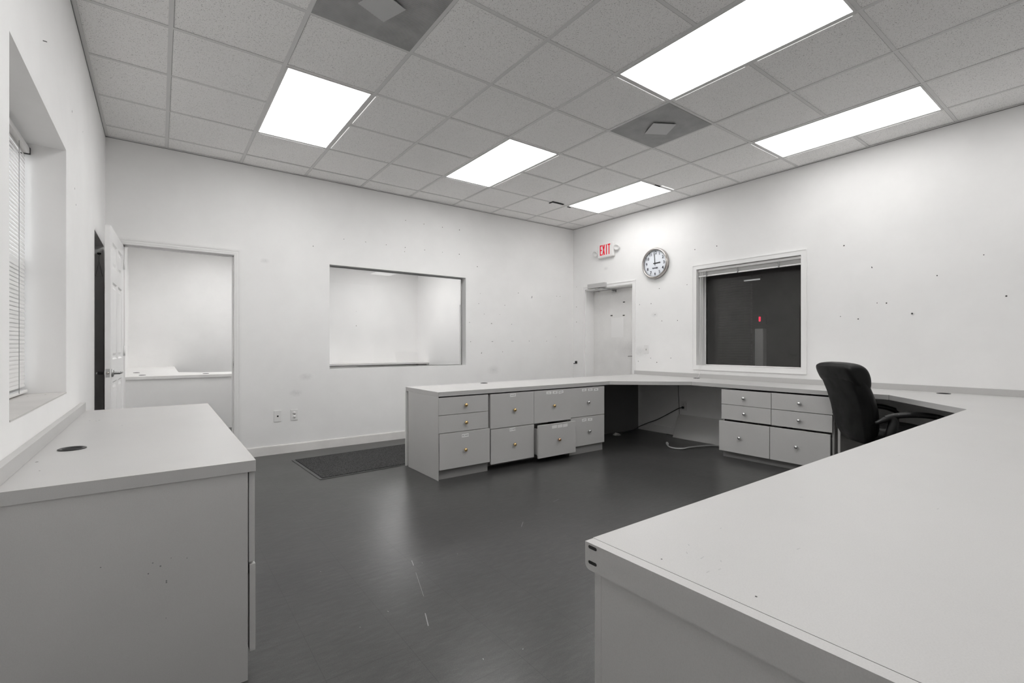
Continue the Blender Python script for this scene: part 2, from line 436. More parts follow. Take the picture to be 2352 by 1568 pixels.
# left wall with the deep window and the closet opening
LWY0, LWY1, LWZ0, LWZ1 = -3.078, -1.934, 0.900, 2.133
CLY0, CLY1, CLZ = -0.616, 0.140, 1.990
b = mb('wall'); wall_cells(b, 'x', XL - LW, XL, YF, YB, 0, H + 0.02, [(LWY0, LWY1, LWZ0, LWZ1), (CLY0, CLY1, 0, CLZ)])
specks(b, [(-1.739, 2.408), (-1.282, 2.464), (-1.588, 1.939), (-1.64, 2.017)], lambda p: (XL + 0.0008, p[0], p[1]), AX_L, 0.006)
b.quad((XL + 0.001, -2.547, 2.374), (XL + 0.001, -2.454, 2.416), (XL + 0.001, -2.454, 2.420), (XL + 0.001, -2.547, 2.378))
setting('wall_left', b)
b = mb('wall'); wall_cells(b, 'y', YF - 0.12, YF, XL - LW, XR + RW, 0, H + 0.02, []); setting('wall_front', b)

# closet behind the left wall opening
b = mb('closet'); x0 = XL - LW - 0.35
b.box(x0 - 0.05, x0, CLY0 - 0.05, CLY1 + 0.05, 0, 2.3); b.box(x0, XL - LW, CLY0 - 0.05, CLY0, 0, 2.3); b.box(x0, XL - LW, CLY1, CLY1 + 0.05, 0, 2.3); b.box(x0, XL - LW, CLY0, CLY1, CLZ + 0.02, 2.3)
setting('wall_closet', b)
b = mb('closet'); b.box(XL - LW, XL - 0.004, CLY1 - 0.012, CLY1 - 0.0005, 0, CLZ - 0.002)
setting('trim_closet', b)

# the office beyond the back wall
OXL, OXR = -5.372, 0.30
b = mb('wall_office'); wall_cells(b, 'y', NY, NY + 0.12, XL - LW, XR + RW, 0, H, [])
specks(b, [(-1.252, 1.936), (-1.252, 1.603)], lambda p: (p[0], NY - 0.001, p[1]), AX_B, 0.009)
setting('wall_far', b)
b = mb('wall_office'); wall_cells(b, 'x', OXL - 0.2, OXL, YB + BW, NY, 0, H, [(3.05, 4.30, 0.95, 2.17)]); setting('wall_far_left', b)
b = mb('wall_office'); wall_cells(b, 'x', OXR, OXR + 0.297, YB + BW, NY, 0, H, [(2.85, 3.70, 0, 2.02)]); setting('wall_far_right', b)
b = mb('tile'); b.box(OXL - 0.2, OXR + 0.3, YB + BW, NY, H, H + 0.05); setting('ceiling_far', b)
# door in the far right wall of that office
b = mb('trim'); b.box(OXR + 0.05, OXR + 0.09, 2.85, 3.70, 0, 2.02)
setting('door_4', b)
b = mb('trim')
b.box(OXR - 0.015, OXR, 3.70, 3.76, 0, 2.08); b.box(OXR - 0.015, OXR, 2.79, 2.85, 0, 2.08); b.box(OXR - 0.015, OXR, 2.85, 3.70, 2.02, 2.08)
setting('trim_7', b)
# its far window and glass
b = mb('trim')
for q in ((3.05, 3.10, 0.95, 2.17), (4.25, 4.30, 0.95, 2.17), (3.10, 4.25, 0.95, 1.0), (3.10, 4.25, 2.12, 2.17)): b.box(OXL - 0.16, OXL - 0.12, *q)
w4 = setting('window_4', b)
mb('glass').box(OXL - 0.143, OXL - 0.139, 3.10, 4.25, 1.0, 2.12).build('window_pane', w4)

# ------------------------------------------------------------------ baseboards
M['base_dirty'] = paint('scuffed_baseboard_paint', 0.82, 0.02, 0.16, 0.4)
b = mb('base_dirty'); b.box(-4.268, XR - 0.012, YB - 0.013, YB, 0, 0.086); b.box(-4.268, XR - 0.012, YB - 0.008, YB, 0.086, 0.093)
setting('baseboard_back', b)
b = mb('trim'); b.box(XR - 0.012, XR, -2.55, -0.985, 0, 0.09); b.box(XR - 0.012, XR, -4.4, -3.62, 0, 0.09)
setting('baseboard_right', b)
b = mb('trim'); b.box(XL, XL + 0.012, -1.38, CLY0, 0, 0.09); setting('baseboard_left', b)

# ------------------------------------------------------------------ doorway in the back wall: jamb, casing, open six panel door
b = mb('trim')
b.box(DX0 - 0.02, DX0, YB - 0.004, YB + BW + 0.004, 0, DZ); b.box(DX1, DX1 + 0.02, YB - 0.004, YB + BW + 0.004, 0, DZ)
b.box(DX0 - 0.02, DX1 + 0.02, YB - 0.004, YB + BW + 0.004, DZ, DZ + 0.02)
b.box(DX0, DX0 + 0.011, YB + 0.045, YB + 0.08, 0, DZ); b.box(DX1 - 0.011, DX1, YB + 0.045, YB + 0.08, 0, DZ); b.box(DX0, DX1, YB + 0.045, YB + 0.08, DZ - 0.011, DZ)
def casing(b, x0, x1, zt, prof, y):
    for a, c_, d in prof:
        b.box(x1 + a, x1 + c_, y - d, y, 0, zt + a if False else zt + c_)
        b.box(x0 - c_, x0 - a, y - d, y, 0, zt + c_)
        b.box(x0 - a, x1 + a, y - d, y, zt + a, zt + c_)
casing(b, DX0, DX1, DZ, [(0.004, 0.020, 0.010), (0.020, 0.026, 0.013), (0.026, 0.040, 0.011), (0.040, 0.048, 0.015), (0.048, 0.062, 0.017)], YB)
tr1 = setting('trim_1', b)
s = mb('nickel').box(DX1 - 0.0015, DX1, YB + 0.012, YB + 0.036, 0.915, 0.985, 0.0005); s.use(M['void']).box(DX1 - 0.002, DX1 - 0.0005, YB + 0.018, YB + 0.03, 0.935, 0.965)
s.build('strike_plate', tr1)

door1 = empty('door_1', 'white six panel door standing open against the left wall', 'door', (DX0, YB - 0.012, 0), 0, kind='structure')
LEAF, TH = 0.868, 0.034
# local: leaf runs along -y from the hinge, +x face looks into the room
b = mb('door')
def panel_leaf(b, L, T, z0, z1):
    cols = [(0.115, 0.395), (0.475, 0.755)]; rows = [(0.235, 0.865), (1.035, 1.625), (1.735, 1.930)]
    cuts_y = sorted({0, L, *[c for p in cols for c in p]}); cuts_z = sorted({z0, z1, *[c for p in rows for c in p]})
    for i in range(len(cuts_y) - 1):
        for j in range(len(cuts_z) - 1):
            a, c_ = cuts_y[i], cuts_y[i + 1]; d, e = cuts_z[j], cuts_z[j + 1]
            if any(abs(a - p[0]) < 1e-6 for p in cols) and any(abs(d - r[0]) < 1e-6 for r in rows):
                for sgn in (0, 1):      # recessed field with sloped raised centre on both faces
                    xf = 0 if sgn else -T; k = -0.009 if sgn else 0.009
                    def ring(m_, dx): return [V((xf + dx, -a - m_, d + m_)), V((xf + dx, -c_ + m_, d + m_)), V((xf + dx, -c_ + m_, e - m_)), V((xf + dx, -a - m_, e - m_))]
                    rr = [ring(0, 0), ring(0.012, k), ring(0.028, k), ring(0.048, k * 0.25)]
                    vr = [[b.bm.verts.new(p) for p in r] for r in rr]
                    for p_, q_ in zip(vr, vr[1:]):
                        for n_ in range(4): b._f([p_[n_], p_[(n_ + 1) % 4], q_[(n_ + 1) % 4], q_[n_]])
                    b._f(vr[-1])
            else: b.box(-T, 0, -c_, -a, d, e)
panel_leaf(b, LEAF, TH, 0.012, 2.035)
b.build('door_panel', door1)
for sg in (1, -1):
    k = mb('nickel'); xo = 0.0 if sg > 0 else -TH
    mt = k.frame((xo, -LEAF + 0.065, 0.935), (V((0, 1, 0)), V((0, 0, sg)), V((sg, 0, 0))))
    k.lathe([(0.031, 0.0), (0.031, 0.006), (0.024, 0.012), (0.012, 0.014), (0.011, 0.048), (0.0, 0.05)], mt, 20)
    k.tube([(xo + sg * 0.046, -LEAF + 0.065, 0.935), (xo + sg * 0.05, -LEAF + 0.09, 0.936), (xo + sg * 0.052, -LEAF + 0.17, 0.934)], 0.009, 10, [0.010, 0.010, 0.008])
    k.build('door_handle', door1)
k = mb('nickel'); k.box(-TH + 0.005, -0.005, -LEAF - 0.0015, -LEAF + 0.001, 0.905, 0.968); k.use(M['steel']).lathe([(0.009, 0), (0.009, 0.006), (0.0, 0.007)], k.frame((-TH / 2, -LEAF - 0.001, 0.937), AX_B), 14)
k.build('latch_plate', door1)
for z in (0.25, 1.05, 1.82):
    h = mb('door'); h.lathe([(0.007, 0), (0.007, 0.09)], Matrix.Translation((0.007, 0.0, z)), 10); h.build('hinge', door1)
door1.rotation_euler = (0, 0, -math.radians(2.2))
door1.location = (-5.187, YB - 0.012, 0)

# ------------------------------------------------------------------ interior window in the back wall
b = mb('wall')
gy = YB + 0.100
for a, c_, d, e in ((WX0, WX0 + 0.012, WZ0, WZ1), (WX1 - 0.012, WX1, WZ0, WZ1), (WX0, WX1, WZ0, WZ0 + 0.010), (WX0, WX1, WZ1 - 0.010, WZ1)):
    b.box(a, c_, gy + 0.005, gy + 0.022, d, e)
w3 = setting('window_1', b)
mb('glass').box(WX0 + 0.002, WX1 - 0.002, gy, gy + 0.004, WZ0 + 0.002, WZ1 - 0.002).build('window_pane', w3)

# ------------------------------------------------------------------ exit door in the right wall
b = mb('trim')
def casing_x(b, y0, y1, zt, prof, x):
    for a, c_, d in prof:
        b.box(x - d, x, y0 - c_, y0 - a, 0, zt + c_); b.box(x - d, x, y1 + a, y1 + c_, 0, zt + c_); b.box(x - d, x, y0 - a, y1 + a, zt + a, zt + c_)
casing_x(b, RDY0, RDY1, RDZ, [(0.0, 0.040, 0.012), (0.040, 0.050, 0.017)], XR)
for q in ((RDY0, RDY0 + 0.012), (RDY1 - 0.012, RDY1)): b.box(XR, XR + RW, q[0], q[1], 0, RDZ)
b.box(XR, XR + RW, RDY0, RDY1, RDZ - 0.012, RDZ)
setting('trim_2', b)
door2 = empty('door_2', 'closed flat exit door with worn off white paint and three black magnets', 'door', (XR + 0.173, (RDY0 + RDY1) / 2, 0), kind='structure')
sx0 = XR + 0.173
b = mb('slab'); b.box(sx0, sx0 + 0.045, RDY0 + 0.014, RDY1 - 0.014, 0.008, RDZ - 0.016, 0.002); b.build('door_panel', door2)
b = mb('nickel'); mt = b.frame((sx0, -0.835, 0.99), AX_R)
b.lathe([(0.03, 0), (0.03, 0.006), (0.012, 0.012), (0.011, 0.05), (0.0, 0.052)], mt, 18); b.tube([(sx0 - 0.048, -0.835, 0.99), (sx0 - 0.05, -0.80, 0.99), (sx0 - 0.05, -0.735, 0.988)], 0.009, 10)
b.build('door_handle', door2)
mb('faded_paper').box(sx0 - 0.001, sx0 - 0.0001, -0.603, -0.374, 1.266, 1.559).build('paper_patch', door2)['label'] = 'pale rectangle left by a removed notice'
for ch in door2.children: ch.matrix_parent_inverse = Matrix.Translation(-door2.location)
for (y, z, lab) in ((-0.617, 1.779, 'small black magnet on the exit door, upper one'), (-0.378, 1.594, 'small black magnet on the exit door, lower left one above the pale patch'), (-0.613, 1.586, 'small black magnet on the exit door, lower right one above the pale patch')):
    tag(mb('magnet').box(sx0 - 0.006, sx0, y - 0.017, y + 0.017, z - 0.006, z + 0.006, 0.0015).build('door_magnet'), lab, 'magnet', 'magnets on the exit door')
# door closer
dc = empty('door_closer', 'grey box door closer with folding arm over the exit door', 'door closer')
mb('grey_plastic').box(XR - 0.068, XR - 0.0175, -0.455, -0.110, 2.003, 2.070, 0.004).build('closer_body', dc)
b = mb('nickel'); b.lathe([(0.012, 0), (0.012, 0.02)], Matrix.Translation((XR - 0.04, -0.33, 1.983)), 14)
b.box(XR - 0.055, XR - 0.025, -0.40, -0.25, 1.984, 1.992, 0.002)
b.build('pivot', dc)
b = mb('nickel'); b.tube([(XR - 0.04, -0.37, 1.986), (XR + 0.05, -0.46, 1.975), (sx0 - 0.01, -0.43, 1.955)], 0.007, 8); b.box(sx0 - 0.02, sx0 - 0.0005, -0.47, -0.40, 1.94, 1.968)
b.build('arm', dc)
rebase(dc, (XR - 0.04, -0.28, 2.0))

# ------------------------------------------------------------------ window to the dark room in the right wall
b = mb('trim')
x = XR
def casing_w(b, y0, y1, z0, z1, w, d, x):
    b.box(x - d, x, y0 - w, y0, z0 - w, z1 + w); b.box(x - d, x, y1, y1 + w, z0 - w, z1 + w); b.box(x - d, x, y0, y1, z1, z1 + w); b.box(x - d, x, y0, y1, z0 - w, z0)
casing_w(b, RWY0, RWY1, RWZ0, RWZ1, 0.050, 0.014, XR)
casing_w(b, RWY0 - 0.044, RWY1 + 0.044, RWZ0 - 0.044, RWZ1 + 0.044, 0.010, 0.018, XR)
gx = XR + 0.195
for q in ((RWY0, RWY0 + 0.010, RWZ0, RWZ1), (RWY1 - 0.010, RWY1, RWZ0, RWZ1), (RWY0, RWY1, RWZ0, RWZ0 + 0.008), (RWY0, RWY1, RWZ1 - 0.01, RWZ1)): b.box(gx - 0.012, gx + 0.012, *q)
w2 = setting('window_2', b)
mb('glass_dim').box(gx - 0.002, gx + 0.002, RWY0 + 0.004, RWY1 - 0.004, RWZ0 + 0.004, RWZ1 - 0.004).build('window_pane', w2)
b = mb('void')
for q in ((RWY0 + 0.010, RWY0 + 0.015, RWZ0 + 0.008, RWZ1 - 0.01), (RWY1 - 0.016, RWY1 - 0.010, RWZ0 + 0.008, RWZ1 - 0.01), (RWY0 + 0.010, RWY1 - 0.010, RWZ0 + 0.008, RWZ0 + 0.011)): b.box(gx - 0.008, gx + 0.006, *q)
b.build('gasket', w2)
# raised blind
bl = empty('window_blind', 'white mini blind pulled up to the top of the dark window', 'blind')
bx = XR + 0.036
mb('slat').box(bx - 0.016, bx + 0.020, RWY0 + 0.006, RWY1 - 0.006, RWZ1 - 0.034, RWZ1 - 0.006, 0.002).build('head_rail', bl)
b = mb('slat')
for k in range(9):
    z = RWZ1 - 0.040 - k * 0.0042; b.box(bx - 0.015 + 0.002 * (k % 2), bx + 0.012, RWY0 + 0.008, RWY1 - 0.008, z - 0.0016, z)
b.build('slats', bl)
mb('slat').box(bx - 0.014, bx + 0.011, RWY0 + 0.007, RWY1 - 0.007, RWZ1 - 0.094, RWZ1 - 0.079, 0.003).build('bottom_rail', bl)
for y in (-2.015, -2.40, -2.85):
    b = mb('wire'); b.tube([(bx - 0.017, y, RWZ1 - 0.034), (bx - 0.021, y + 0.004, RWZ1 - 0.05), (bx - 0.019, y - 0.003, RWZ1 - 0.07), (bx - 0.017, y, RWZ1 - 0.094)], 0.006, 6); b.build('ladder_tape', bl)
b = mb('slat')
for dy in (0.0, 0.012, 0.03): b.tube([(bx - 0.02, -1.935 - dy, RWZ1 - 0.03), (bx - 0.021, -1.935 - dy, 1.5), (bx - 0.03, -1.932 - dy, 0.98), (XR - 0.024, -1.945 - dy, 0.905), (XR - 0.03, -1.945 - dy * .6, 0.83), (0.315, -1.962, 0.79), (0.272, -1.968, 0.757), (0.262, -1.956, 0.752)], 0.0014, 6)
b.build('pull_cord', bl)
rebase(bl, (bx, -2.49, RWZ1 - 0.1))

# ------------------------------------------------------------------ deep window in the left wall, blind lowered
fx = XL - 0.215
b = mb('trim')
for q in ((LWY0, LWY0 + 0.045, LWZ0, LWZ1), (LWY0, LWY1, LWZ0, LWZ0 + 0.05), (LWY0, LWY1, LWZ1 - 0.045, LWZ1), (LWY0, LWY1, 1.50, 1.545)): b.box(fx - 0.03, fx + 0.012, *q)
w1 = setting('window_3', b)
b = mb('sill'); b.box(XL - 0.20, XL + 0.002, LWY0 + 0.001, LWY1 - 0.001, LWZ0 - 0.002, LWZ0 + 0.004)
b.use(M['speck']); 
for (dx, y) in ((0.11, -2.12), (0.06, -2.05), (0.16, -2.0)): b.disc((XL - dx, y, LWZ0 + 0.0047), AX_U, 0.004, 7)
b.build('window_sill', w1)
mb('glass').box(fx - 0.012, fx - 0.008, LWY0 + 0.04, LWY1 - 0.004, LWZ0 + 0.045, LWZ1 - 0.04).build('window_pane', w1)
mb('screen_wire').box(fx - 0.028, fx - 0.027, LWY0 + 0.04, LWY1 - 0.05, LWZ0 + 0.05, 1.50).build('insect_screen', w1)
bl = empty('window_blind', 'white mini blind lowered and closed in the deep left window', 'blind')
bx = XL - 0.150
mb('slat').box(bx - 0.02, bx + 0.02, LWY0 + 0.012, LWY1 - 0.012, LWZ1 - 0.052, LWZ1 - 0.024, 0.002).build('head_rail', bl)
b = mb('slat'); n = 60
for k in range(n):
    z = LWZ1 - 0.062 - k * (1.118 / (n - 1)); a = math.radians(72)
    mt = Matrix.Translation((bx, 0, z)) @ Matrix.Rotation(a, 4, 'Y')
    rows = []
    for u in (-0.0125, -0.006, 0.0, 0.006, 0.0125):
        dz = 0.0022 * (1 - (u / 0.0125) ** 2)
        rows.append((mt @ V((u, LWY0 + 0.014, dz)), mt @ V((u, LWY1 - 0.014, dz))))
    vv = [[b.bm.verts.new(p) for p in r] for r in rows]
    for p, q in zip(vv, vv[1:]): b._f([p[0], p[1], q[1], q[0]])
b.build('slats', bl, recalc=False)
mb('slat').box(bx - 0.013, bx + 0.013, LWY0 + 0.013, LWY1 - 0.013, LWZ0 + 0.012, LWZ0 + 0.026, 0.003).build('bottom_rail', bl)
b = mb('wire')
for y in (-2.13, -2.5, -2.9): b.tube([(bx + 0.014, y, LWZ1 - 0.05), (bx + 0.014, y, LWZ0 + 0.02)], 0.0012, 5)
b.build('ladder_cord', bl)
mb('black_plastic').box(bx - 0.02, bx + 0.022, LWY1 - 0.012, LWY1 - 0.001, LWZ1 - 0.055, LWZ1 - 0.022, 0.001).build('end_bracket', bl)
rebase(bl, (bx, (LWY0 + LWY1) / 2, LWZ0))

# ------------------------------------------------------------------ dark room behind the right wall
DX = 5.0
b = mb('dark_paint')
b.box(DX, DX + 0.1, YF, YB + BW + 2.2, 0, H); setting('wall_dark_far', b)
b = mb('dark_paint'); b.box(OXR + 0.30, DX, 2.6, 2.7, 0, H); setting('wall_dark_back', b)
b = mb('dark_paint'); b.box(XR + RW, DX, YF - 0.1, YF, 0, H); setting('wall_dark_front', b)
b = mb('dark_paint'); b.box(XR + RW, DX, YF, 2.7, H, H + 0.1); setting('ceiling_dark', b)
b = mb('dark_paint')
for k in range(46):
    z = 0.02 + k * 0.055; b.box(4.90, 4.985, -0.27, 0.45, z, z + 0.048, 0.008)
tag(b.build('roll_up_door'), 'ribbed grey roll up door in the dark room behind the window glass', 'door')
tag(mb('trim').box(1.45, 1.55, -2.175, -2.065, 0, 1.366, 0.008).use(M['grey_plastic']).build('pale_post'), 'pale post standing in the dark room behind the window glass', 'post')
ex = empty('exit_sign', 'small red lit sign glowing in the dark room behind the window glass', 'exit sign')
b = mb('dark_paint').box(4.955, 4.998, -0.56, -0.30, 1.58, 1.78, 0.006); b.build('sign_box', ex)
mb('red_far').box(4.952, 4.9545, -0.450, -0.412, 1.64, 1.735).build('lit_mark', ex)
rebase(ex, (4.98, -0.43, 1.58))
tl = empty('ceiling_light', 'dim tube lamp seen hanging in the dark room behind the window', 'ceiling light')
mb('dark_paint').box(4.16, 4.24, -0.82, -0.48, 2.415, 2.45).build('housing', tl)
b = mb('tube'); b.tube([(4.20, -0.80, 2.40), (4.20, -0.50, 2.40)], 0.012, 8); b.build('lamp_tube', tl)
mb('wire').tube([(4.20, -0.65, 2.45), (4.20, -0.65, H)], 0.004, 6).build('hanging_rod', tl)
rebase(tl, (4.20, -0.65, 2.40))

# ------------------------------------------------------------------ ceiling lights and vents
def lens(name, s_):
    M[name] = mat(name, g(0.8), 0.4, emit=(1.0, 0.995, 0.985), estr=s_); return name
LENS = {(8, 5): lens('lit_diffuser_weak', 3.6), (8, 1): lens('lit_diffuser_weak_far', 4.6), (8, 8): 'lit_diffuser_weak', (2, 9): lens('lit_diffuser_dim', 5.5), (2, 5): lens('lit_diffuser_strong', 8.5), (2, 1): lens('lit_diffuser_mid', 7.2)}  # panel strengths set singly to balance the wall brightness
lens('lit_diffuser_office', 9.0)
LAB = {(2, 1): 'square looking lit ceiling light panel left of the far row, nearest the left wall', (5, 1): 'lit ceiling light panel in the middle above the interior window',
       (8, 1): 'smallest lit ceiling light panel, above the exit sign near the corner', (5, 5): 'largest lit ceiling light panel, cut by the top edge of the photo',
       (8, 5): 'long lit ceiling light panel beside the right wall above the office chair', (2, 5): 'unseen lit ceiling light panel over the near left worktop, added to the pattern for brightness',
       (2, 9): 'unseen lit ceiling light panel behind the camera, near the left wall, added for brightness', (8, 8): 'unseen lit ceiling light panel behind the camera, near the right wall, made up for brightness'}  # unseen panels added for brightness; the right one sits off the pattern
for (i, j), _ in lights.items():
    x0, x1 = XI(i) + 0.012, XI(i + 1) - 0.012; y1, y0 = YJ(j) - 0.011, YJ(j + 2) + 0.011
    L = empty('ceiling_light', LAB[(i, j)], 'ceiling light', group='recessed ceiling light panels')
    b = mb('tee'); zf = H + 0.001
    for q in ((x0, x0 + 0.014, y0, y1), (x1 - 0.014, x1, y0, y1), (x0 + 0.014, x1 - 0.014, y0, y0 + 0.014), (x0 + 0.014, x1 - 0.014, y1 - 0.014, y1)): b.box(*q, zf, H + 0.02, 0.001)
    b.use(M['tee']).box(x0, x1, y0, y1, H + 0.09, H + 0.10)
    b.build('frame', L)
    mb(LENS.get((i, j), 'lens')).box(x0 + 0.0145, x1 - 0.0145, y0 + 0.0145, y1 - 0.0145, H + 0.0035, H + 0.008).build('diffuser', L)
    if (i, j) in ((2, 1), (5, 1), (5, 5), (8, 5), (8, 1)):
        b = mb('leak_glow')  # thin glowing strips painted as leaked light beside the fixture
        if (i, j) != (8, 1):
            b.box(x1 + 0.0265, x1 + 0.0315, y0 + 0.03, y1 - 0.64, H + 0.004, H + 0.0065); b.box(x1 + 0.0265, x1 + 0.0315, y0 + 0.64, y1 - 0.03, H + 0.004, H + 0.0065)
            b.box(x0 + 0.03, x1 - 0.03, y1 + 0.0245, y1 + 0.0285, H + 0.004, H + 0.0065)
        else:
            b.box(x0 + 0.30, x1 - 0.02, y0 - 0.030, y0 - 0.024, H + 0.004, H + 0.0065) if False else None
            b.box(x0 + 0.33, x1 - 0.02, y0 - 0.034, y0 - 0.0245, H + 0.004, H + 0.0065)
        b.build('leak_glow_strip', L)
    rebase(L, ((x0 + x1) / 2, (y0 + y1) / 2, H))
VL = {(2, 4): 'large perforated square air vent cut by the top edge of the photo', (6, 4): 'perforated square air vent beside the largest light panel'}
for (i, j) in vents:
    x0, x1 = XI(i) + 0.012, XI(i + 1) - 0.012; y1, y0 = YJ(j) - 0.011, YJ(j + 1) + 0.011
    cx, cy = (x0 + x1) / 2, (y0 + y1) / 2
    vt = empty('air_vent', VL[(i, j)], 'air vent', group='perforated ceiling air vents')
    mb('perf').box(x0, x1, y0, y1, H + 0.001, H + 0.003).build('perforated_face', vt)
    b = mb('perf_plate'); rot = math.radians(-31 if i == 6 else 20); s_ = 0.098 if i == 6 else 0.088
    b.box(-s_, s_, -s_, s_, H - 0.010, H - 0.008, 0.0, Matrix.Translation((cx, cy, 0)) @ Matrix.Rotation(rot, 4, 'Z'))
    b.build('center_plate', vt)
    b = mb('void'); b.box(-s_ + 0.012, s_ - 0.012, -s_ + 0.012, s_ - 0.012, H - 0.008, H + 0.001, 0.0, Matrix.Translation((cx, cy, 0)) @ Matrix.Rotation(rot, 4, 'Z'))
    b.build('plate_neck', vt)
    rebase(vt, (cx, cy, H))
# unseen light panels added to brighten the office beyond and its front panel
for k, (cx, cy) in enumerate(((-3.9, 1.5), (-0.9, 1.5), (-3.9, 4.3), (-0.9, 4.3))):
    L = empty('ceiling_light', 'unseen ceiling light panel added to light the office beyond the doorway and interior window', 'ceiling light', group='ceiling light panels of the office beyond')
    b = mb('tee'); 
    for q in ((cx - 0.31, cx - 0.29, cy - 0.61, cy + 0.61), (cx + 0.29, cx + 0.31, cy - 0.61, cy + 0.61), (cx - 0.29, cx + 0.29, cy - 0.61, cy - 0.59), (cx - 0.29, cx + 0.29, cy + 0.59, cy + 0.61)): b.box(*q, H - 0.012, H - 0.0005)
    b.build('frame', L); mb('lit_diffuser_office').box(cx - 0.29, cx + 0.29, cy - 0.59, cy + 0.59, H - 0.008, H - 0.003).build('diffuser', L)
    rebase(L, (cx, cy, H))

# ------------------------------------------------------------------ U shaped worktop
PYF, PYB, PXE, RXF = -1.648, -1.003, -3.046, -0.273
FY0, FY1, FXE = -4.547, -5.182, -4.220
U = [(PXE, PYF), (-0.930, PYF), (RXF, -2.232), (RXF, -3.980), (-0.936, FY0), (FXE, FY0), (FXE, FY1), (XR - 0.001, FY1), (XR - 0.001, PYB), (PXE, PYB)]
wt = empty('worktop', 'long U shaped grey laminate worktop running from the peninsula round to the near desk', 'worktop')
b = mb('lam'); b.poly(U, CB, CT)
bmesh.ops.recalc_face_normals(b.bm, faces=b.bm.faces); b.use(M['lam_edge'])
for f in b.bm.faces:
    if abs(f.normal.z) < 0.5: f.material_index = b.cur
b.use(M['deskscuff'])
for (x_, y_) in [(-4.095, -4.684), (-4.13, -4.703), (-4.125, -4.732), (-4.111, -4.76), (-4.168, -4.769), (-4.143, -4.776), (-3.941, -4.821), (-3.597, -4.687), (-3.964, -4.676), (-3.43, -4.921)]:
    a = random.uniform(-0.6, 0.9); L = random.uniform(0.006, 0.014); d = V((math.cos(a), math.sin(a), 0)); n_ = V((-d.y, d.x, 0)) * 0.0013; p = V((x_, y_, CT + 0.0003))
    b.quad(p - d * L / 2 - n_, p + d * L / 2 - n_ * .5, p + d * L / 2 + n_ * .5, p - d * L / 2 + n_)
specks(b, [(-2.812, -4.689), (-2.686, -4.869), (-4.183, -4.859), (-4.191, -4.691)], lambda p: (p[0], p[1], CT + 0.0004), AX_U, 0.0017)
b.build('top', wt)
mb('seam').box(RXF - 0.0006, RXF + 0.004, -3.981, -3.9785, CB, CT + 0.0001).build('joint_line', wt)
mb('seam').box(RXF - 0.0006, RXF + 0.003, -2.2335, -2.2325, CB + 0.001, CT - 0.001).build('joint_line', wt)
b = mb('lam_edge'); b.box(XR - 0.0205, XR - 0.0008, FY1, -0.957, CT, CT + 0.052, 0.001); b.build('backsplash', wt)
b = mb('lam'); 
# end strip of the near desk with rounded lower far corner
prof = [(-4.549, CT), (-4.549, 0.706)] + [(-4.549 - 0.012 * (1 - math.cos(a)), 0.706 - 0.012 * math.sin(a)) for a in (PI / 8, PI / 4, 3 * PI / 8, PI / 2)] + [(FY1, 0.694), (FY1, CT)]
n_ = len(prof)
A_ = [b.bm.verts.new((-4.2445, y_, z_)) for y_, z_ in prof]; B_ = [b.bm.verts.new((-4.2215, y_, z_)) for y_, z_ in prof]
b._f(A_); b._f(B_[::-1])
for k in range(n_): b._f([A_[k], A_[(k + 1) % n_], B_[(k + 1) % n_], B_[k]])
es = b.build('end_strip', wt)
for z_ in (0.7405, 0.7105):
    s = mb('black_plastic'); pts = []
    for sg, c0 in ((1, -4.5775), (-1, -4.5615)):
        for k in range(7):
            a = -PI / 2 + PI * k / 6; pts.append((c0 - sg * 0.0032 * math.cos(a), z_ + sg * 0.0032 * math.sin(a)))
    s._f([s.bm.verts.new((-4.2452, p, q)) for p, q in pts]); s._f([s.bm.verts.new((-4.2450, p, q)) for p, q in pts]); s.build('screw_slot', es)
mb('seam').box(-4.2213, -4.2202, FY1, FY0, CB + 0.0005, CT - 0.0008).build('joint_line', wt)
def grommet(parent, x_, y_, r=0.042):
    q = mb('black_plastic'); q.lathe([(r, 0.0), (r, 0.003), (r - 0.004, 0.0045), (r - 0.011, 0.003), (r - 0.012, 0.0005)], Matrix.Translation((x_, y_, CT)), 28, caps=False)
    q.use(M['void']).disc((x_, y_, CT + 0.0006), AX_U, r - 0.0115, 24)
    return q.build('cable_grommet', parent)
grommet(wt, -2.205, -1.065, 0.038); grommet(wt, 0.262, -1.960, 0.038); grommet(wt, 0.215, -4.212, 0.045)
rebase(wt, (-1.5, -3.1, CB))

# ------------------------------------------------------------------ cabinets
def knob(parent, mtx, m, wx=1.0):
    q = mb(m); q.lathe([(0.007, 0.0), (0.007, 0.004), (0.005, 0.008), (0.006, 0.012), (0.0145, 0.016), (0.016, 0.021), (0.0135, 0.027), (0.007, 0.030), (0.0, 0.031)], mtx, 20)
    return q.build('knob', parent)
def sticker(parent, mtx, w, h, txt, rot=0.0, faded=False):
    q = mb('faded_paper' if faded else 'paper'); r = mtx @ Matrix.Rotation(rot, 4, 'Z')
    q._f([q.bm.verts.new(r @ V(p)) for p in ((-w / 2, -h / 2, 0.0006), (w / 2, -h / 2, 0.0006), (w / 2, h / 2, 0.0006), (-w / 2, h / 2, 0.0006))])
    if txt:
        q.use(M['ink'] if not faded else M['paper']); q.text(txt, h * 0.62, r @ Matrix.Translation((0, -h * 0.02, 0.0012)))
    o = q.build('label_sticker', parent, recalc=False); o['label'] = 'small white paper label' if not faded else 'faded paper label'; return o
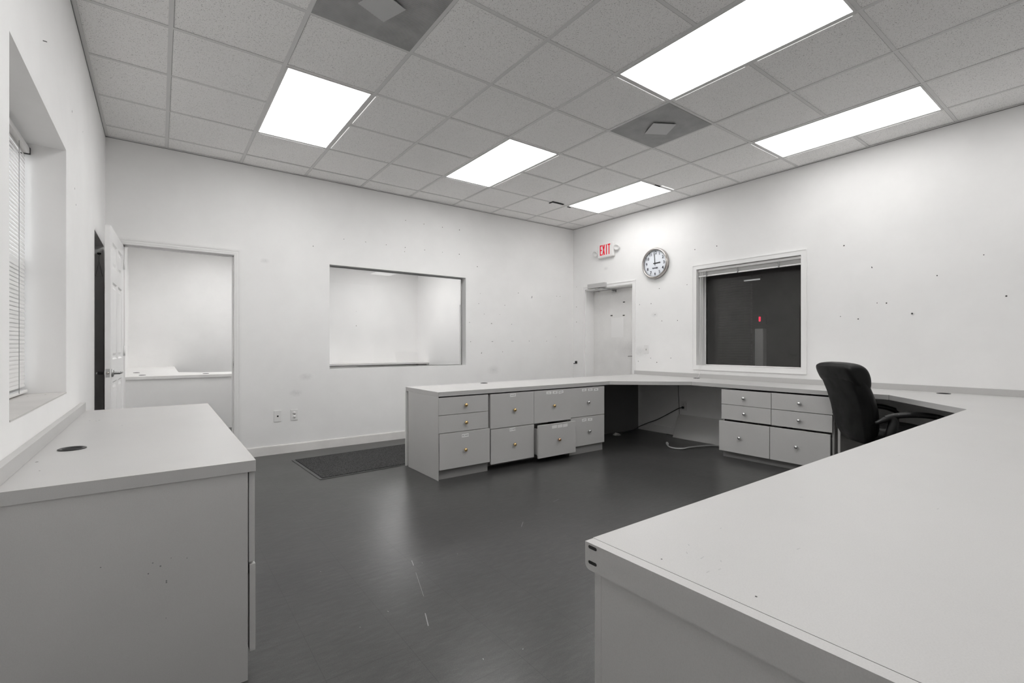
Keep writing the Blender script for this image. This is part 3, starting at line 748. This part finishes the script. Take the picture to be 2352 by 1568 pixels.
def drawer(cab, u0, u1, z0, z1, plane, ax, km, kpos, stickers=(), depth=0.40, T=0.018):
    """ax = (along, up, out): drawer front with its box behind; plane = function (u, out, z) -> world"""
    q = mb('lam_cab')
    mt = MB.frame(None, plane, ax)
    q.box(u0, u1, z0, z1, -T, 0.0, 0.0012, mt)
    q.use(M['lam_edge'])
    bw0, bw1, bz0, bz1 = u0 + 0.02, u1 - 0.02, z0 + 0.02, z1 - 0.04
    q.box(bw0, bw0 + 0.012, bz0, bz1, -depth, -T, 0, mt); q.box(bw1 - 0.012, bw1, bz0, bz1, -depth, -T, 0, mt); q.box(bw0, bw1, bz0, bz0 + 0.008, -depth, -T, 0, mt); q.box(bw0, bw1, bz0, bz1, -depth - 0.012, -depth, 0, mt)
    d = q.build('drawer', cab)
    if kpos: knob(d, mt @ Matrix.Translation((kpos[0], kpos[1], 0)), km)
    for (cx, cz, w, h, tx, rot, fd) in stickers: sticker(d, mt @ Matrix.Translation((cx, cz, 0)), w, h, tx, rot, fd)
    return d
def carcass(b, ax, plane, u0, u1, d0, d1, z0, z1, t_=0.016):
    mt = MB.frame(None, plane, ax)
    b.box(u0, u0 + t_, z0, z1, -d1, -d0, 0, mt); b.box(u1 - t_, u1, z0, z1, -d1, -d0, 0, mt)
    b.box(u0 + t_, u1 - t_, z0, z0 + t_, -d1, -d0, 0, mt); b.box(u0 + t_, u1 - t_, z1 - t_, z1, -d1, -d0, 0, mt); b.box(u0 + t_, u1 - t_, z0 + t_, z1 - t_, -d1, -d1 + 0.008, 0, mt)
    return mt

DG = 0.60      # carcass depth
# peninsula units, u is world x, the fronts lie in the plane y = -1.646
PL = (0, -1.646, 0); PA = AX_B
def unit(label, u0, u1, drawers, toe, kind='cabinet', side=None, group='drawer cabinets under the peninsula', plane=PL, ax=PA, extra=0.0):
    c_ = empty('drawer_cabinet', label, 'cabinet', group=group)
    b = mb('lam_cab'); carcass(b, ax, plane, u0, u1, 0.034, DG, 0.085, 0.690)
    b.build('body', c_)
    if toe:
        b = mb('toe'); mt = MB.frame(None, plane, ax); b.box(u0, u1, 0.0, 0.085, -DG, -toe, 0.0, mt); b.build('toe_kick', c_)
    if side:
        b = mb('lam_cab'); mt = MB.frame(None, plane, ax); b.box(side[0], side[1], 0.0, CB - 0.001, -DG, 0.0, 0.001, mt); b.build('side_panel', c_)
    for d in drawers: drawer(c_, *d[:4], tuple(V(plane) + ax[2] * d[4]), ax, d[5], d[6], d[7] if len(d) > 7 else ())
    mid = V(plane) + ax[0] * ((u0 + u1) / 2) - ax[2] * DG / 2
    rebase(c_, (mid.x, mid.y, 0)); return c_
W_, H_ = 0.066, 0.026
unit('end unit of the peninsula with three brass knob drawers and plain side panel', -3.044, -2.527,
     [(-3.040, -2.540, 0.551, 0.699, 0.0, 'brass', (-2.782, 0.624)), (-3.040, -2.540, 0.398, 0.547, 0.0, 'brass', (-2.780, 0.471)),
      (-3.036, -2.526, 0.087, 0.393, 0.004, 'brass', (-2.789, 0.235), [(-2.784, 0.357, 0.070, 0.028, 'MC-BAR', 0.03, False)])], 0.032, side=(-3.0455, -3.0415))
unit('wide four drawer peninsula unit with one lower drawer pulled open', -2.521, -1.522,
     [(-2.519, -2.011, 0.384, 0.698, 0.006, 'brass', (-2.254, 0.539), [(-2.265, 0.676, 0.068, 0.028, 'DASDE', 0.02, False)]),
      (-2.514, -2.011, 0.060, 0.378, 0.006, 'brass', (-2.254, 0.215), [(-2.271, 0.356, 0.068, 0.029, 'DC BAR', 0.05, False)]),
      (-2.008, -1.520, 0.382, 0.698, 0.006, 'brass', (-1.759, 0.541), [(-1.820, 0.672, W_, H_, 'Dect', -0.04, False), (-1.738, 0.671, W_, H_, '2002', -0.03, False), (-1.659, 0.670, W_, H_, 'SMGR', 0.12, False)]),
      (-2.001, -1.506, 0.052, 0.370, 0.062, 'copper', (-1.742, 0.209), [(-1.795, 0.340, W_, 0.030, '', 0.06, True), (-1.721, 0.340, 0.064, 0.030, '', 0.05, True), (-1.651, 0.340, 0.062, 0.030, '', 0.05, True)])], 0.16)
unit('narrow two drawer peninsula unit with chrome knobs beside the dark kneehole', -1.517, -1.020,
     [(-1.515, -1.012, 0.394, 0.698, 0.0, 'chrome', (-1.267, 0.541), [(-1.321, 0.672, W_, H_, '2017', 0.06, False), (-1.230, 0.671, 0.067, 0.027, 'Duct', 0.02, False), (-1.141, 0.667, W_, H_, '2006', 0.03, False)]),
      (-1.513, -1.012, 0.086, 0.389, 0.0, 'chrome', (-1.253, 0.232), [(-1.321, 0.355, W_, 0.029, 'DHT', 0.04, False), (-1.233, 0.353, 0.066, 0.028, 'CDL', -0.03, False)])], 0.022)
# panel closing the back of the peninsula
bp = empty('back_panel', 'tall white panel closing the back of the peninsula counter', 'panel')
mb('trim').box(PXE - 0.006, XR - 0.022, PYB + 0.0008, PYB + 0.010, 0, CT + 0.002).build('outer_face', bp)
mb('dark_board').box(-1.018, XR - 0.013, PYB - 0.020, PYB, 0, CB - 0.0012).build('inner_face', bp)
rebase(bp, (-1.35, PYB, 0))
# right wall unit, u = -y
RP = (-0.275, 0, 0)
rc = unit('six drawer unit with chrome knobs under the counter along the right wall', 2.580, 3.588,
     [(2.579, 3.073, 0.543, 0.692, 0.0, 'chrome', (2.816, 0.618)), (3.078, 3.588, 0.543, 0.694, 0.0, 'chrome', (3.327, 0.617)),
      (2.579, 3.072, 0.391, 0.539, 0.0, 'chrome', (2.822, 0.464)), (3.077, 3.584, 0.389, 0.538, 0.0, 'chrome', (3.323, 0.463)),
      (2.566, 3.068, 0.068, 0.373, 0.022, 'chrome', (2.785, 0.223)), (3.074, 3.576, 0.068, 0.373, 0.022, 'chrome', (3.310, 0.223))], 0.035, group='drawer cabinets along the right wall', plane=RP, ax=AX_R)
b = mb('lam_cab'); b.box(-0.262, 0.34, -3.640, -3.622, 0, CB - 0.001)
tag(b.build('support_panel'), 'upright grey panel at the edge of the kneehole behind the chair', 'panel')
# near desk pedestal, drawers face +y
NA = (V((-1, 0, 0)), V((0, 0, 1)), V((0, 1, 0)))
fc = unit('pedestal cabinet under the near end of the near desk, plain end panel showing', 3.700, 4.2135,
     [(3.705, 4.2205, 0.398, 0.700, 0.0, 'chrome', (3.96, 0.55)), (3.705, 4.2205, 0.090, 0.392, 0.0, 'chrome', (3.96, 0.24))], 0.04, group='drawer cabinets under the near desk', plane=(0, -4.552, 0), ax=NA)
b = mb('lam_cab'); b.box(-4.2208, -4.2140, FY1 + 0.002, -4.5705, 0, CB - 0.0012); b.build('side_panel', fc).matrix_parent_inverse = Matrix.Translation(-fc.location)
b = mb('lam_cab'); b.box(-0.95, -0.93, FY1 + 0.02, FY0 - 0.05, 0, CB - 0.001)
tag(b.build('support_panel'), 'upright grey panel carrying the near desk, hidden below its top', 'panel')

# left worktop and its cabinets
lw = empty('worktop', 'short grey laminate worktop along the left wall under the deep window', 'worktop')
b = mb('lam'); b.box(XL + 0.0008, -4.665, -3.395, -1.395, CB, CT)
bmesh.ops.recalc_face_normals(b.bm, faces=b.bm.faces); b.use(M['lam_edge'])
for f in b.bm.faces:
    if abs(f.normal.z) < 0.5: f.material_index = b.cur
specks(b, [(-5.262, -2.99), (-5.232, -3.151), (-5.222, -1.921), (-5.265, -1.718), (-5.184, -1.931), (-5.195, -1.95), (-5.078, -2.213)], lambda p: (p[0], p[1], CT + 0.0004), AX_U, 0.004)
b.build('top', lw)
b = mb('lam_edge'); b.box(XL + 0.0008, XL + 0.0245, -3.394, -1.392, CT + 0.0003, CT + 0.050, 0.0012); b.build('backsplash', lw)
grommet(lw, -5.196, -2.786, 0.042)
rebase(lw, (-4.99, -2.395, CB))
LA = AX_L
lc = unit('near cabinet under the left worktop, broad plain grey side facing the camera', -3.381, -2.870,
     [(-3.383, -2.872, 0.398, 0.706, 0.0, 'chrome', (-3.12, 0.55)), (-3.383, -2.872, 0.091, 0.390, 0.002, 'chrome', (-3.12, 0.24))], 0.055, group='drawer cabinets under the left worktop', plane=(-4.6665, 0, 0), ax=LA)
b = mb('lam_cab'); b.box(XL + 0.002, -4.6885, -3.390, -3.3815, 0, CB - 0.0012)
b.use(M['speck_soft'])
for (x_, z_) in [(-5.069, 0.49), (-4.913, 0.4), (-4.913, 0.405), (-4.86, 0.462), (-4.901, 0.473), (-4.928, 0.455), (-4.947, 0.47), (-4.958, 0.44), (-4.914, 0.289)]: b.disc((x_, -3.3905, z_), AX_B, random.uniform(0.0012, 0.0026), 7)
b.build('side_panel', lc).matrix_parent_inverse = Matrix.Translation(-lc.location)
unit('far cabinet under the left worktop, hidden behind the near cabinet', -1.915, -1.405,
     [(-1.913, -1.407, 0.398, 0.706, 0.0, 'chrome', (-1.66, 0.55)), (-1.913, -1.407, 0.091, 0.390, 0.0, 'chrome', (-1.66, 0.24))], 0.055, group='drawer cabinets under the left worktop', plane=(-4.6665, 0, 0), ax=LA)

# ------------------------------------------------------------------ desks of the office beyond
od = empty('worktop', 'pale worktop with cable holes in the office beyond the open doorway', 'worktop')
b = mb('lam_white'); yb = NY - 0.001
b.poly([(OXL + 0.001, 2.430), (-2.60, 2.430), (-2.60, 3.080), (-4.40, 3.080), (-4.70, 3.40), (-4.70, yb), (OXL + 0.001, yb)], CB, CT)
b.build('top', od)
for (x_, y_) in ((-5.195, 3.53), (-5.11, 2.76), (-4.405, 2.69)): grommet(od, x_, y_, 0.038)
rebase(od, (-4.3, 3.5, CB))
b = mb('wall_office'); b.box(OXL + 0.01, -2.62, 2.445, 2.465, 0, CB - 0.001)
tag(b.build('front_panel'), 'pale panel below the worktop seen through the open doorway', 'panel')
b = mb('lam_cab'); b.box(OXL + 0.01, -4.72, 5.75, 5.77, 0, CB - 0.001)
tag(b.build('support_panel'), 'grey panel carrying the back end of the worktop beyond the doorway', 'panel')
of = empty('worktop', 'far worktop against the back of the office seen low through the interior window', 'worktop')
b = mb('lam_white'); b.poly([(-2.70, 5.17), (OXR - 0.001, 5.17), (OXR - 0.001, yb), (-2.70, yb)], CB, CT); b.build('top', of)
rebase(of, (-1.2, 5.5, CB))
unit('plain cabinet carrying the far worktop, low behind the interior window', -2.69, -1.42,
     [(-2.685, -2.06, 0.09, 0.70, 0.0, 'chrome', (-2.12, 0.62)), (-2.055, -1.425, 0.09, 0.70, 0.0, 'chrome', (-1.99, 0.62))], 0.05, group='cabinets of the office beyond', plane=(0, 5.19, 0), ax=AX_B)
b = mb('lam_cab'); b.box(0.26, 0.28, 5.22, NY - 0.02, 0, CB - 0.001)
tag(b.build('support_panel'), 'grey end panel of the far worktop, hidden low behind the interior window', 'panel')

# ------------------------------------------------------------------ floor mat, leaning board, cables
fm = empty('floor_mat', 'dark carpet mat on the floor behind the peninsula', 'mat', (-3.835, -1.012, 0), math.radians(2.5))
mb('rubber_edge').box(0, 1.5, 0, 0.884, 0.0005, 0.004, 0.001).build('rubber_border', fm)
mb('carpet').box(0.028, 1.472, 0.022, 0.862, 0.0035, 0.010, 0.002).build('carpet_pile', fm)

b = mb('lam_cab'); L = 0.305; ang = math.atan2(0.125, 0.28)
mt = Matrix.Translation((0.205, 0, 0.0)) @ Matrix.Rotation(ang, 4, 'Y')
b.box(0.0, 0.018, -2.555, -1.665, 0.001, L, 0.001, mt)
o = b.build('loose_board'); tag(o, 'loose grey board leaning on the wall under the corner counter', 'board')

def plate(name, label, cat, o, ax, w=0.072, h=0.116, kind='outlet', group=None):
    p = empty(name, label, cat, group=group); mt = MB.frame(None, o, ax)
    mb('white_plastic').box(-w / 2, w / 2, -h / 2, h / 2, 0.0, 0.0065, 0.0022, mt).build('cover_plate', p)
    if kind == 'outlet':
        for sg in (1, -1):
            q = mb('white_plastic'); r_ = mt @ Matrix.Translation((0, sg * 0.0195, 0.0))
            q.lathe([(0.0165, 0.006), (0.0165, 0.0082), (0.0, 0.0083)], r_, 18)
            q.use(M['void']); q.box(-0.0075, -0.005, -0.001, 0.009, 0.0083, 0.0086, 0, r_); q.box(0.005, 0.0075, 0.0, 0.008, 0.0083, 0.0086, 0, r_); q.box(-0.0025, 0.0025, -0.010, -0.005, 0.0083, 0.0086, 0, r_)
            q.build('socket', p)
    elif kind == 'phone':
        q = mb('black_plastic'); q.box(-0.008, 0.008, -0.008, 0.008, 0.006, 0.0072, 0, mt); q.build('jack_hole', p)
    elif kind == 'switch':
        q = mb('white_plastic'); q.box(-0.005, 0.005, -0.004, 0.012, 0.006, 0.018, 0.001, mt); q.build('toggle', p)
        q = mb('speck'); q.box(-0.006, 0.006, -0.012, 0.013, 0.0064, 0.0068, 0, mt); q.build('toggle_slot', p)
    rebase(p, tuple(o)); return p
plate('phone_jack', 'white wall plate with a single black jack hole, low on the back wall', 'wall plate', (-3.929, YB, 0.398), AX_B, kind='phone')
plate('wall_outlet', 'white duplex outlet low on the back wall beside the jack plate', 'outlet', (-3.767, YB, 0.398), AX_B)
plate('wall_outlet', 'outlet under the corner counter with a black cord plugged in', 'outlet', (XR, -1.722, 0.385), AX_R, w=0.085)
plate('light_switch', 'white light switch on the right wall between the exit door and dark window', 'light switch', (XR, -1.148, 1.092), AX_R, kind='switch')

def smooth(pts, n=8):
    P = [V(p) for p in pts]; P = [P[0]] + P + [P[-1]]; out = []
    for i in range(1, len(P) - 2):
        for k in range(n):
            t_ = k / n; a, b_, c_, d = P[i - 1], P[i], P[i + 1], P[i + 2]
            out.append(0.5 * ((2 * b_) + (c_ - a) * t_ + (2 * a - 5 * b_ + 4 * c_ - d) * t_ ** 2 + (3 * b_ - a - 3 * c_ + d) * t_ ** 3))
    out.append(P[-2]); return out
pc = empty('power_cord', 'black power cord hanging from the outlet under the corner counter', 'cord')
b = mb('rubber'); b.tube(smooth([(XR - 0.022, -1.715, 0.366), (XR - 0.04, -1.66, 0.345), (0.33, -1.50, 0.255), (0.32, -1.35, 0.17), (0.315, -1.2, 0.105), (0.30, -1.08, 0.045), (0.22, -1.06, 0.008), (0.05, -1.10, 0.006), (-0.10, -1.13, 0.006)]), 0.0045, 8); b.build('cable', pc)
b = mb('rubber'); b.box(XR - 0.034, XR - 0.009, -1.732, -1.708, 0.352, 0.380, 0.004); b.build('plug', pc)
rebase(pc, (0.2, -1.3, 0))
b = mb('rubber'); b.tube(smooth([(XR - 0.004, -1.642, 0.708), (XR - 0.004, -1.645, 0.55), (XR - 0.005, -1.655, 0.40), (XR - 0.016, -1.660, 0.10), (XR - 0.03, -1.62, 0.006), (XR - 0.05, -1.5, 0.005)]), 0.0028, 6)
tag(b.build('thin_cable'), 'thin dark cable running straight down the wall under the corner counter', 'cable')
hs = empty('floor_hose', 'pale grey hose curled on the floor in front of the loose board', 'hose')
b = mb('cord_grey'); b.tube(smooth([(-0.255, -1.915, 0.018), (-0.31, -1.96, 0.012), (-0.36, -2.02, 0.011), (-0.372, -2.095, 0.011), (-0.315, -2.158, 0.011), (-0.20, -2.165, 0.011), (-0.02, -2.21, 0.011), (0.12, -2.28, 0.011), (0.17, -2.42, 0.011)]), 0.008, 10); b.build('hose_tube', hs)
b = mb('cord_grey'); b.tube([(-0.262, -1.921, 0.017), (-0.225, -1.890, 0.020)], 0.015, 12); b.build('end_fitting', hs)
rebase(hs, (-0.15, -2.1, 0))
b = mb('white_plastic')
pts = [(-0.30, -1.175, 0.004), (-0.24, -1.13, 0.03), (-0.17, -1.145, 0.006), (-0.20, -1.19, 0.018)]
b.quad(*pts); b.quad(pts[0], pts[1], (-0.27, -1.12, 0.006), (-0.32, -1.15, 0.012)); b.quad((-0.30, -1.175, 0.001), (-0.17, -1.145, 0.001), (-0.2, -1.19, 0.001), (-0.26, -1.2, 0.001))
tag(b.build('paper_scrap'), 'small crumpled pale scrap on the floor in the dark kneehole', 'scrap')

# black catch on the right wall near the corner
b = mb('black_plastic'); b.box(XR - 0.028, XR, 0.175, 0.203, 0.858, 0.900, 0.003); b.box(XR - 0.04, XR - 0.01, 0.200, 0.222, 0.856, 0.868, 0.002)
tag(b.build('wall_catch'), 'small black catch on the right wall between the corner and exit door', 'catch')
# red pin
pn = mb('black_plastic'); pn.lathe([(0.0015, 0), (0.0015, 0.006), (0.006, 0.008), (0.007, 0.014), (0.0, 0.017)], pn.frame((XR, -3.977, 1.421), AX_R), 10)
tag(pn.build('push_pin'), 'dark push pin stuck in the bare right wall above the chair', 'pin')

# wire hanger in the closet opening
hg = empty('wire_hanger', 'thin wire hanger on a hook in the dark closet opening behind the door', 'hanger')
cx, cy = -5.342, CLY1 - 0.026
b = mb('wire'); b.tube([(cx, cy, 1.855), (cx, cy, 1.90), (cx + 0.006, cy, 1.912), (cx, cy, 1.92), (cx - 0.006, cy, 1.912)], 0.0018, 6)
b.tube([(cx, cy, 1.857), (cx - 0.022, cy, 1.73), (cx + 0.022, cy, 1.73), (cx, cy, 1.857)], 0.0016, 6); b.build('wire_frame', hg)
rebase(hg, (cx, cy, 1.73))
b = mb('black_plastic'); b.box(cx - 0.012, cx + 0.012, CLY1 - 0.018, CLY1 - 0.0125, 1.918, 1.932); b.tube([(cx, CLY1 - 0.014, 1.925), (cx, cy - 0.004, 1.913), (cx, cy - 0.008, 1.922)], 0.0025, 6)
tag(b.build('wall_hook'), 'small dark hook holding the hanger in the closet opening', 'hook')

# ------------------------------------------------------------------ EXIT sign
ex = empty('exit_sign', 'white exit sign with red letters and two round lamps on the right wall', 'exit sign')
ya, yb_, za, zb = -0.300, -0.606, 2.432, 2.640
b = mb('white_plastic'); b.box(XR - 0.052, XR, yb_, ya, za, zb, 0.014); b.build('sign_box', ex)
cyy, czz = -0.447, 2.545
b = mb('red')
def bar(b, cx, cz, w, h, sh=0.0):
    mt = b.frame((XR - 0.0535, cyy, czz), AX_R)
    b._f([b.bm.verts.new(mt @ V(p)) for p in ((cx - w / 2 - sh, cz - h / 2, 0), (cx + w / 2 - sh, cz - h / 2, 0), (cx + w / 2 + sh, cz + h / 2, 0), (cx - w / 2 + sh, cz + h / 2, 0))])
LH = 0.150
bar(b, -0.086, 0, 0.017, LH); 
for z_ in (LH / 2 - 0.0085, 0.0, -LH / 2 + 0.0085): bar(b, -0.070, z_, 0.036 if z_ else 0.030, 0.017)
bar(b, -0.020, 0, 0.018, LH, 0.017); bar(b, -0.020, 0.0, 0.018, LH, -0.017)
bar(b, 0.033, 0, 0.017, LH); bar(b, 0.082, 0, 0.017, LH); bar(b, 0.082, LH / 2 - 0.0085, 0.050, 0.017)
b.build('exit_letters', ex, recalc=False)
for y_, z_ in ((-0.252, 2.520), (-0.660, 2.555)):
    q = mb('white_plastic'); out = V((-0.86, -0.1 if y_ > -0.4 else -0.35, -0.42)).normalized(); up = V((0, 0, 1)); side = up.cross(out).normalized(); up2 = out.cross(side)
    mt = q.frame((XR - 0.035, y_, z_), (side, up2, out))
    q.lathe([(0.012, -0.034), (0.030, -0.02), (0.041, 0.0), (0.043, 0.022), (0.038, 0.025), (0.030, 0.020), (0.0, 0.012)], mt, 22)
    lh = q.build('lamp_head', ex)
    q = mb('white_plastic'); q.tube([(XR - 0.026, -0.31 if y_ > -0.4 else -0.60, z_), (XR - 0.026, y_ + (-0.01 if y_ > -0.4 else 0.01), z_)], 0.010, 8); q.build('lamp_arm', ex)
rebase(ex, (XR, -0.45, za))

# ------------------------------------------------------------------ wall clock
ck = empty('wall_clock', 'round steel rimmed wall clock showing about three o\'clock', 'clock')
cy, cz, R_ = -1.305, 2.230, 0.203
b = mb('steel'); mt = b.frame((XR, cy, cz), AX_R)
b.lathe([(R_ - 0.006, 0.0), (R_, 0.006), (R_, 0.030), (R_ - 0.006, 0.044), (R_ - 0.016, 0.050), (R_ - 0.024, 0.046), (R_ - 0.027, 0.030), (R_ - 0.027, 0.022)], mt, 64, caps=False); b.build('rim', ck)
b = mb('face'); b.lathe([(R_ - 0.028, 0.018), (0.0, 0.022)], mt, 64, caps=False); b.build('dial', ck)
b = mb('ink_blue')
for k in range(1, 13):
    a = PI / 2 - k * PI / 6; b.text(str(k), 0.053, mt @ Matrix.Translation((0.137 * math.cos(a), 0.137 * math.sin(a), 0.0235)), bold=0.0006)
for k in range(60):
    a = k * PI / 30; L = 0.010 if k % 5 == 0 else 0.006; w = 0.0022 if k % 5 == 0 else 0.0011
    r_ = mt @ Matrix.Rotation(a, 4, 'Z') @ Matrix.Translation((0, 0.163, 0.0232)); b._f([b.bm.verts.new(r_ @ V(p)) for p in ((-w, 0, 0), (w, 0, 0), (w, L, 0), (-w, L, 0))])
b.build('numerals', ck, recalc=False)
b = mb('ink_blue'); b.text('RANGER', 0.022, mt @ Matrix.Translation((0.0, -0.062, 0.0236)), bold=0.0012); b.build('dial_lettering', ck, recalc=False)
for nm, ang, L, w in (('hour_hand', -math.radians(86), 0.082, 0.0055), ('minute_hand', math.radians(4.5), 0.135, 0.004)):
    b = mb('black_plastic'); r_ = mt @ Matrix.Rotation(ang, 4, 'Z'); z_ = 0.0255 if nm[0] == 'h' else 0.0285
    b.box(-w, w, -0.028, L, z_, z_ + 0.0012, 0, r_); b.build(nm, ck)
b = mb('black_plastic'); b.lathe([(0.007, 0.022), (0.007, 0.031), (0.0, 0.032)], mt, 16); b.build('hub', ck)
rebase(ck, (XR, cy, cz - R_))

# ------------------------------------------------------------------ black leather office chair (local: faces +x)
ch = empty('office_chair', 'black leather high back office chair tucked under the counter corner', 'chair', (-0.375, -3.955, 0), math.radians(-43))
def rrect(cx, cz_, w, t_, rear, n=5, front_r=None):
    """horizontal section of the backrest at height cz_: rear x = rear, width w (y), thickness t_"""
    r = min(t_ * 0.48, w * 0.3); pts = []
    for (sx_, sy_) in ((1, 1), (-1, 1), (-1, -1), (1, -1)):
        x_c = rear + t_ / 2 + sx_ * (t_ / 2 - r); y_c = sy_ * (w / 2 - r); a0 = {(1, 1): 0, (-1, 1): PI / 2, (-1, -1): PI, (1, -1): 3 * PI / 2}[(sx_, sy_)]
        for k in range(n + 1):
            a = a0 + (PI / 2) * k / n; pts.append(V((x_c + r * math.cos(a), y_c + r * math.sin(a), cz_)))
    return pts
BK = [(0.385, -0.185, 0.26, 0.05), (0.41, -0.205, 0.36, 0.08), (0.47, -0.225, 0.44, 0.10), (0.56, -0.245, 0.485, 0.115), (0.66, -0.262, 0.500, 0.12), (0.76, -0.290, 0.500, 0.12), (0.85, -0.325, 0.498, 0.12), (0.915, -0.352, 0.485, 0.115), (0.955, -0.362, 0.455, 0.10), (0.975, -0.355, 0.40, 0.07)]
b = mb('leather'); b.loft([rrect(0, z_, w, t_, r_) for z_, r_, w, t_ in BK]); back = b.build('backrest', ch)
# head cushion rolling over the top, profile in x z swept across y
pr = [(p.x, p.z) for p in smooth([(-0.366, 0, 0.94), (-0.376, 0, 0.985), (-0.352, 0, 1.006), (-0.300, 0, 1.012), (-0.255, 0, 1.000), (-0.220, 0, 0.968), (-0.200, 0, 0.92), (-0.193, 0, 0.865), (-0.198, 0, 0.822), (-0.216, 0, 0.800), (-0.27, 0, 0.81), (-0.33, 0, 0.87), (-0.366, 0, 0.94)], 4)[:-1]]
rings = []
for t_ in (-0.998, -0.985, -0.95, -0.89, -0.8, -0.65, -0.4, 0, 0.4, 0.65, 0.8, 0.89, 0.95, 0.985, 0.998):
    y_ = 0.247 * t_; e = abs(t_); sc_ = (1 - e ** 9) ** 0.16
    rings.append([V((-0.29 + (px + 0.29) * sc_, y_, 0.91 + (pz - 0.91) * sc_ - 0.010 * e * e)) for px, pz in pr])
b = mb('leather'); b.loft(rings); hc = b.build('head_cushion', ch)
# seat cushion
rings = []
for z_, s_ in ((0.425, 0.90), (0.44, 0.99), (0.475, 1.0), (0.505, 0.96), (0.52, 0.86)):
    rr = []
    for k in range(32):
        a = 2 * PI * k / 32; cx_, sy_ = math.cos(a), math.sin(a)
        f = (abs(cx_) ** 3.2 + abs(sy_) ** 3.2) ** (-1 / 3.2); rr.append(V((0.045 + 0.265 * s_ * f * cx_, 0.255 * s_ * f * sy_, z_)))
    rings.append(rr)
b = mb('leather'); b.loft(rings); b.build('seat', ch)
for sy_ in (1, -1):
    b = mb('arm'); y_ = 0.285 * sy_
    path = smooth([(-0.145, y_, 0.606), (-0.09, y_, 0.624), (0.0, y_, 0.636), (0.11, y_, 0.636), (0.21, y_, 0.622), (0.285, y_, 0.598)], 5)
    rings = []
    for i, p in enumerate(path):
        w = 0.031 * (1 - 0.35 * abs(i / (len(path) - 1) - 0.5) * 2) ; h = 0.021
        d = (path[min(i + 1, len(path) - 1)] - path[max(i - 1, 0)]).normalized(); up = V((0, 1, 0)).cross(d) * -1
        rings.append([p + V((0, 1, 0)) * w * math.cos(2 * PI * k / 12) + up * h * math.sin(2 * PI * k / 12) for k in range(12)])
    b.loft(rings); arm = b.build('armrest', ch)
    b = mb('black_plastic')
    b.tube(smooth([(0.285, y_, 0.590), (0.305, y_, 0.565), (0.285, y_, 0.50), (0.22, y_ * 0.97, 0.445), (0.10, y_ * 0.92, 0.425)], 5), 0.016, 10)
    b.build('arm_support', arm); b = mb('black_plastic')
    b.tube(smooth([(-0.205, y_ * 0.97, 0.572), (-0.16, y_, 0.594), (-0.11, y_, 0.612), (-0.085, y_, 0.58), (-0.10, y_ * 0.98, 0.50), (-0.09, y_ * 0.93, 0.43)], 5), 0.018, 10, [0.010, 0.012, 0.014, 0.017, 0.019, 0.02, 0.021, 0.022, 0.022, 0.023, 0.025, 0.027, 0.029, 0.031, 0.032, 0.033, 0.034, 0.034, 0.034, 0.034, 0.034, 0.034, 0.034, 0.034, 0.034, 0.034])
    b.build('arm_support', arm)
b = mb('black_plastic'); b.box(-0.16, 0.16, -0.14, 0.14, 0.385, 0.428, 0.01); b.lathe([(0.03, 0.09), (0.03, 0.25), (0.022, 0.25), (0.022, 0.39)], Matrix.Identity(4), 18); b.build('gas_lift', ch)
b = mb('black_plastic')
for k in range(5):
    a = 2 * PI * k / 5 + 0.3; d = V((math.cos(a), math.sin(a), 0)); b.tube([d * 0.02 + V((0, 0, 0.115)), d * 0.16 + V((0, 0, 0.10)), d * 0.29 + V((0, 0, 0.075))], 0.02, 8, [0.028, 0.022, 0.016])
base = b.build('star_base', ch)
for k in range(5):
    a = 2 * PI * k / 5 + 0.3; d = V((math.cos(a), math.sin(a), 0)); q = mb('rubber'); n2 = V((-d.y, d.x, 0))
    mt = q.frame(d * 0.29 + V((0, 0, 0.027)) - n2 * 0.022, (d, V((0, 0, 1)), n2)); q.lathe([(0.02, 0), (0.0265, 0.004), (0.0265, 0.04), (0.02, 0.044)], mt, 16); q.build('caster', base)

# ------------------------------------------------------------------ daylight outside, view settings
w = bpy.data.worlds.new('daylight'); sc.world = w; w.use_nodes = True
w.node_tree.nodes['Background'].inputs['Color'].default_value = (0.95, 0.98, 1.0, 1)
w.node_tree.nodes['Background'].inputs['Strength'].default_value = 3.6
sc.view_settings.view_transform = 'Standard'; sc.view_settings.look = 'None'
sc.view_settings.exposure = 0.42; sc.view_settings.gamma = 1.0; sc.view_settings.use_curve_mapping = False
cy_ = sc.cycles
cy_.max_bounces = 12; cy_.diffuse_bounces = 7; cy_.glossy_bounces = 4; cy_.transparent_max_bounces = 12
cy_.use_denoising = True; cy_.sample_clamp_indirect = 6.0; cy_.caustics_reflective = False; cy_.caustics_refractive = False
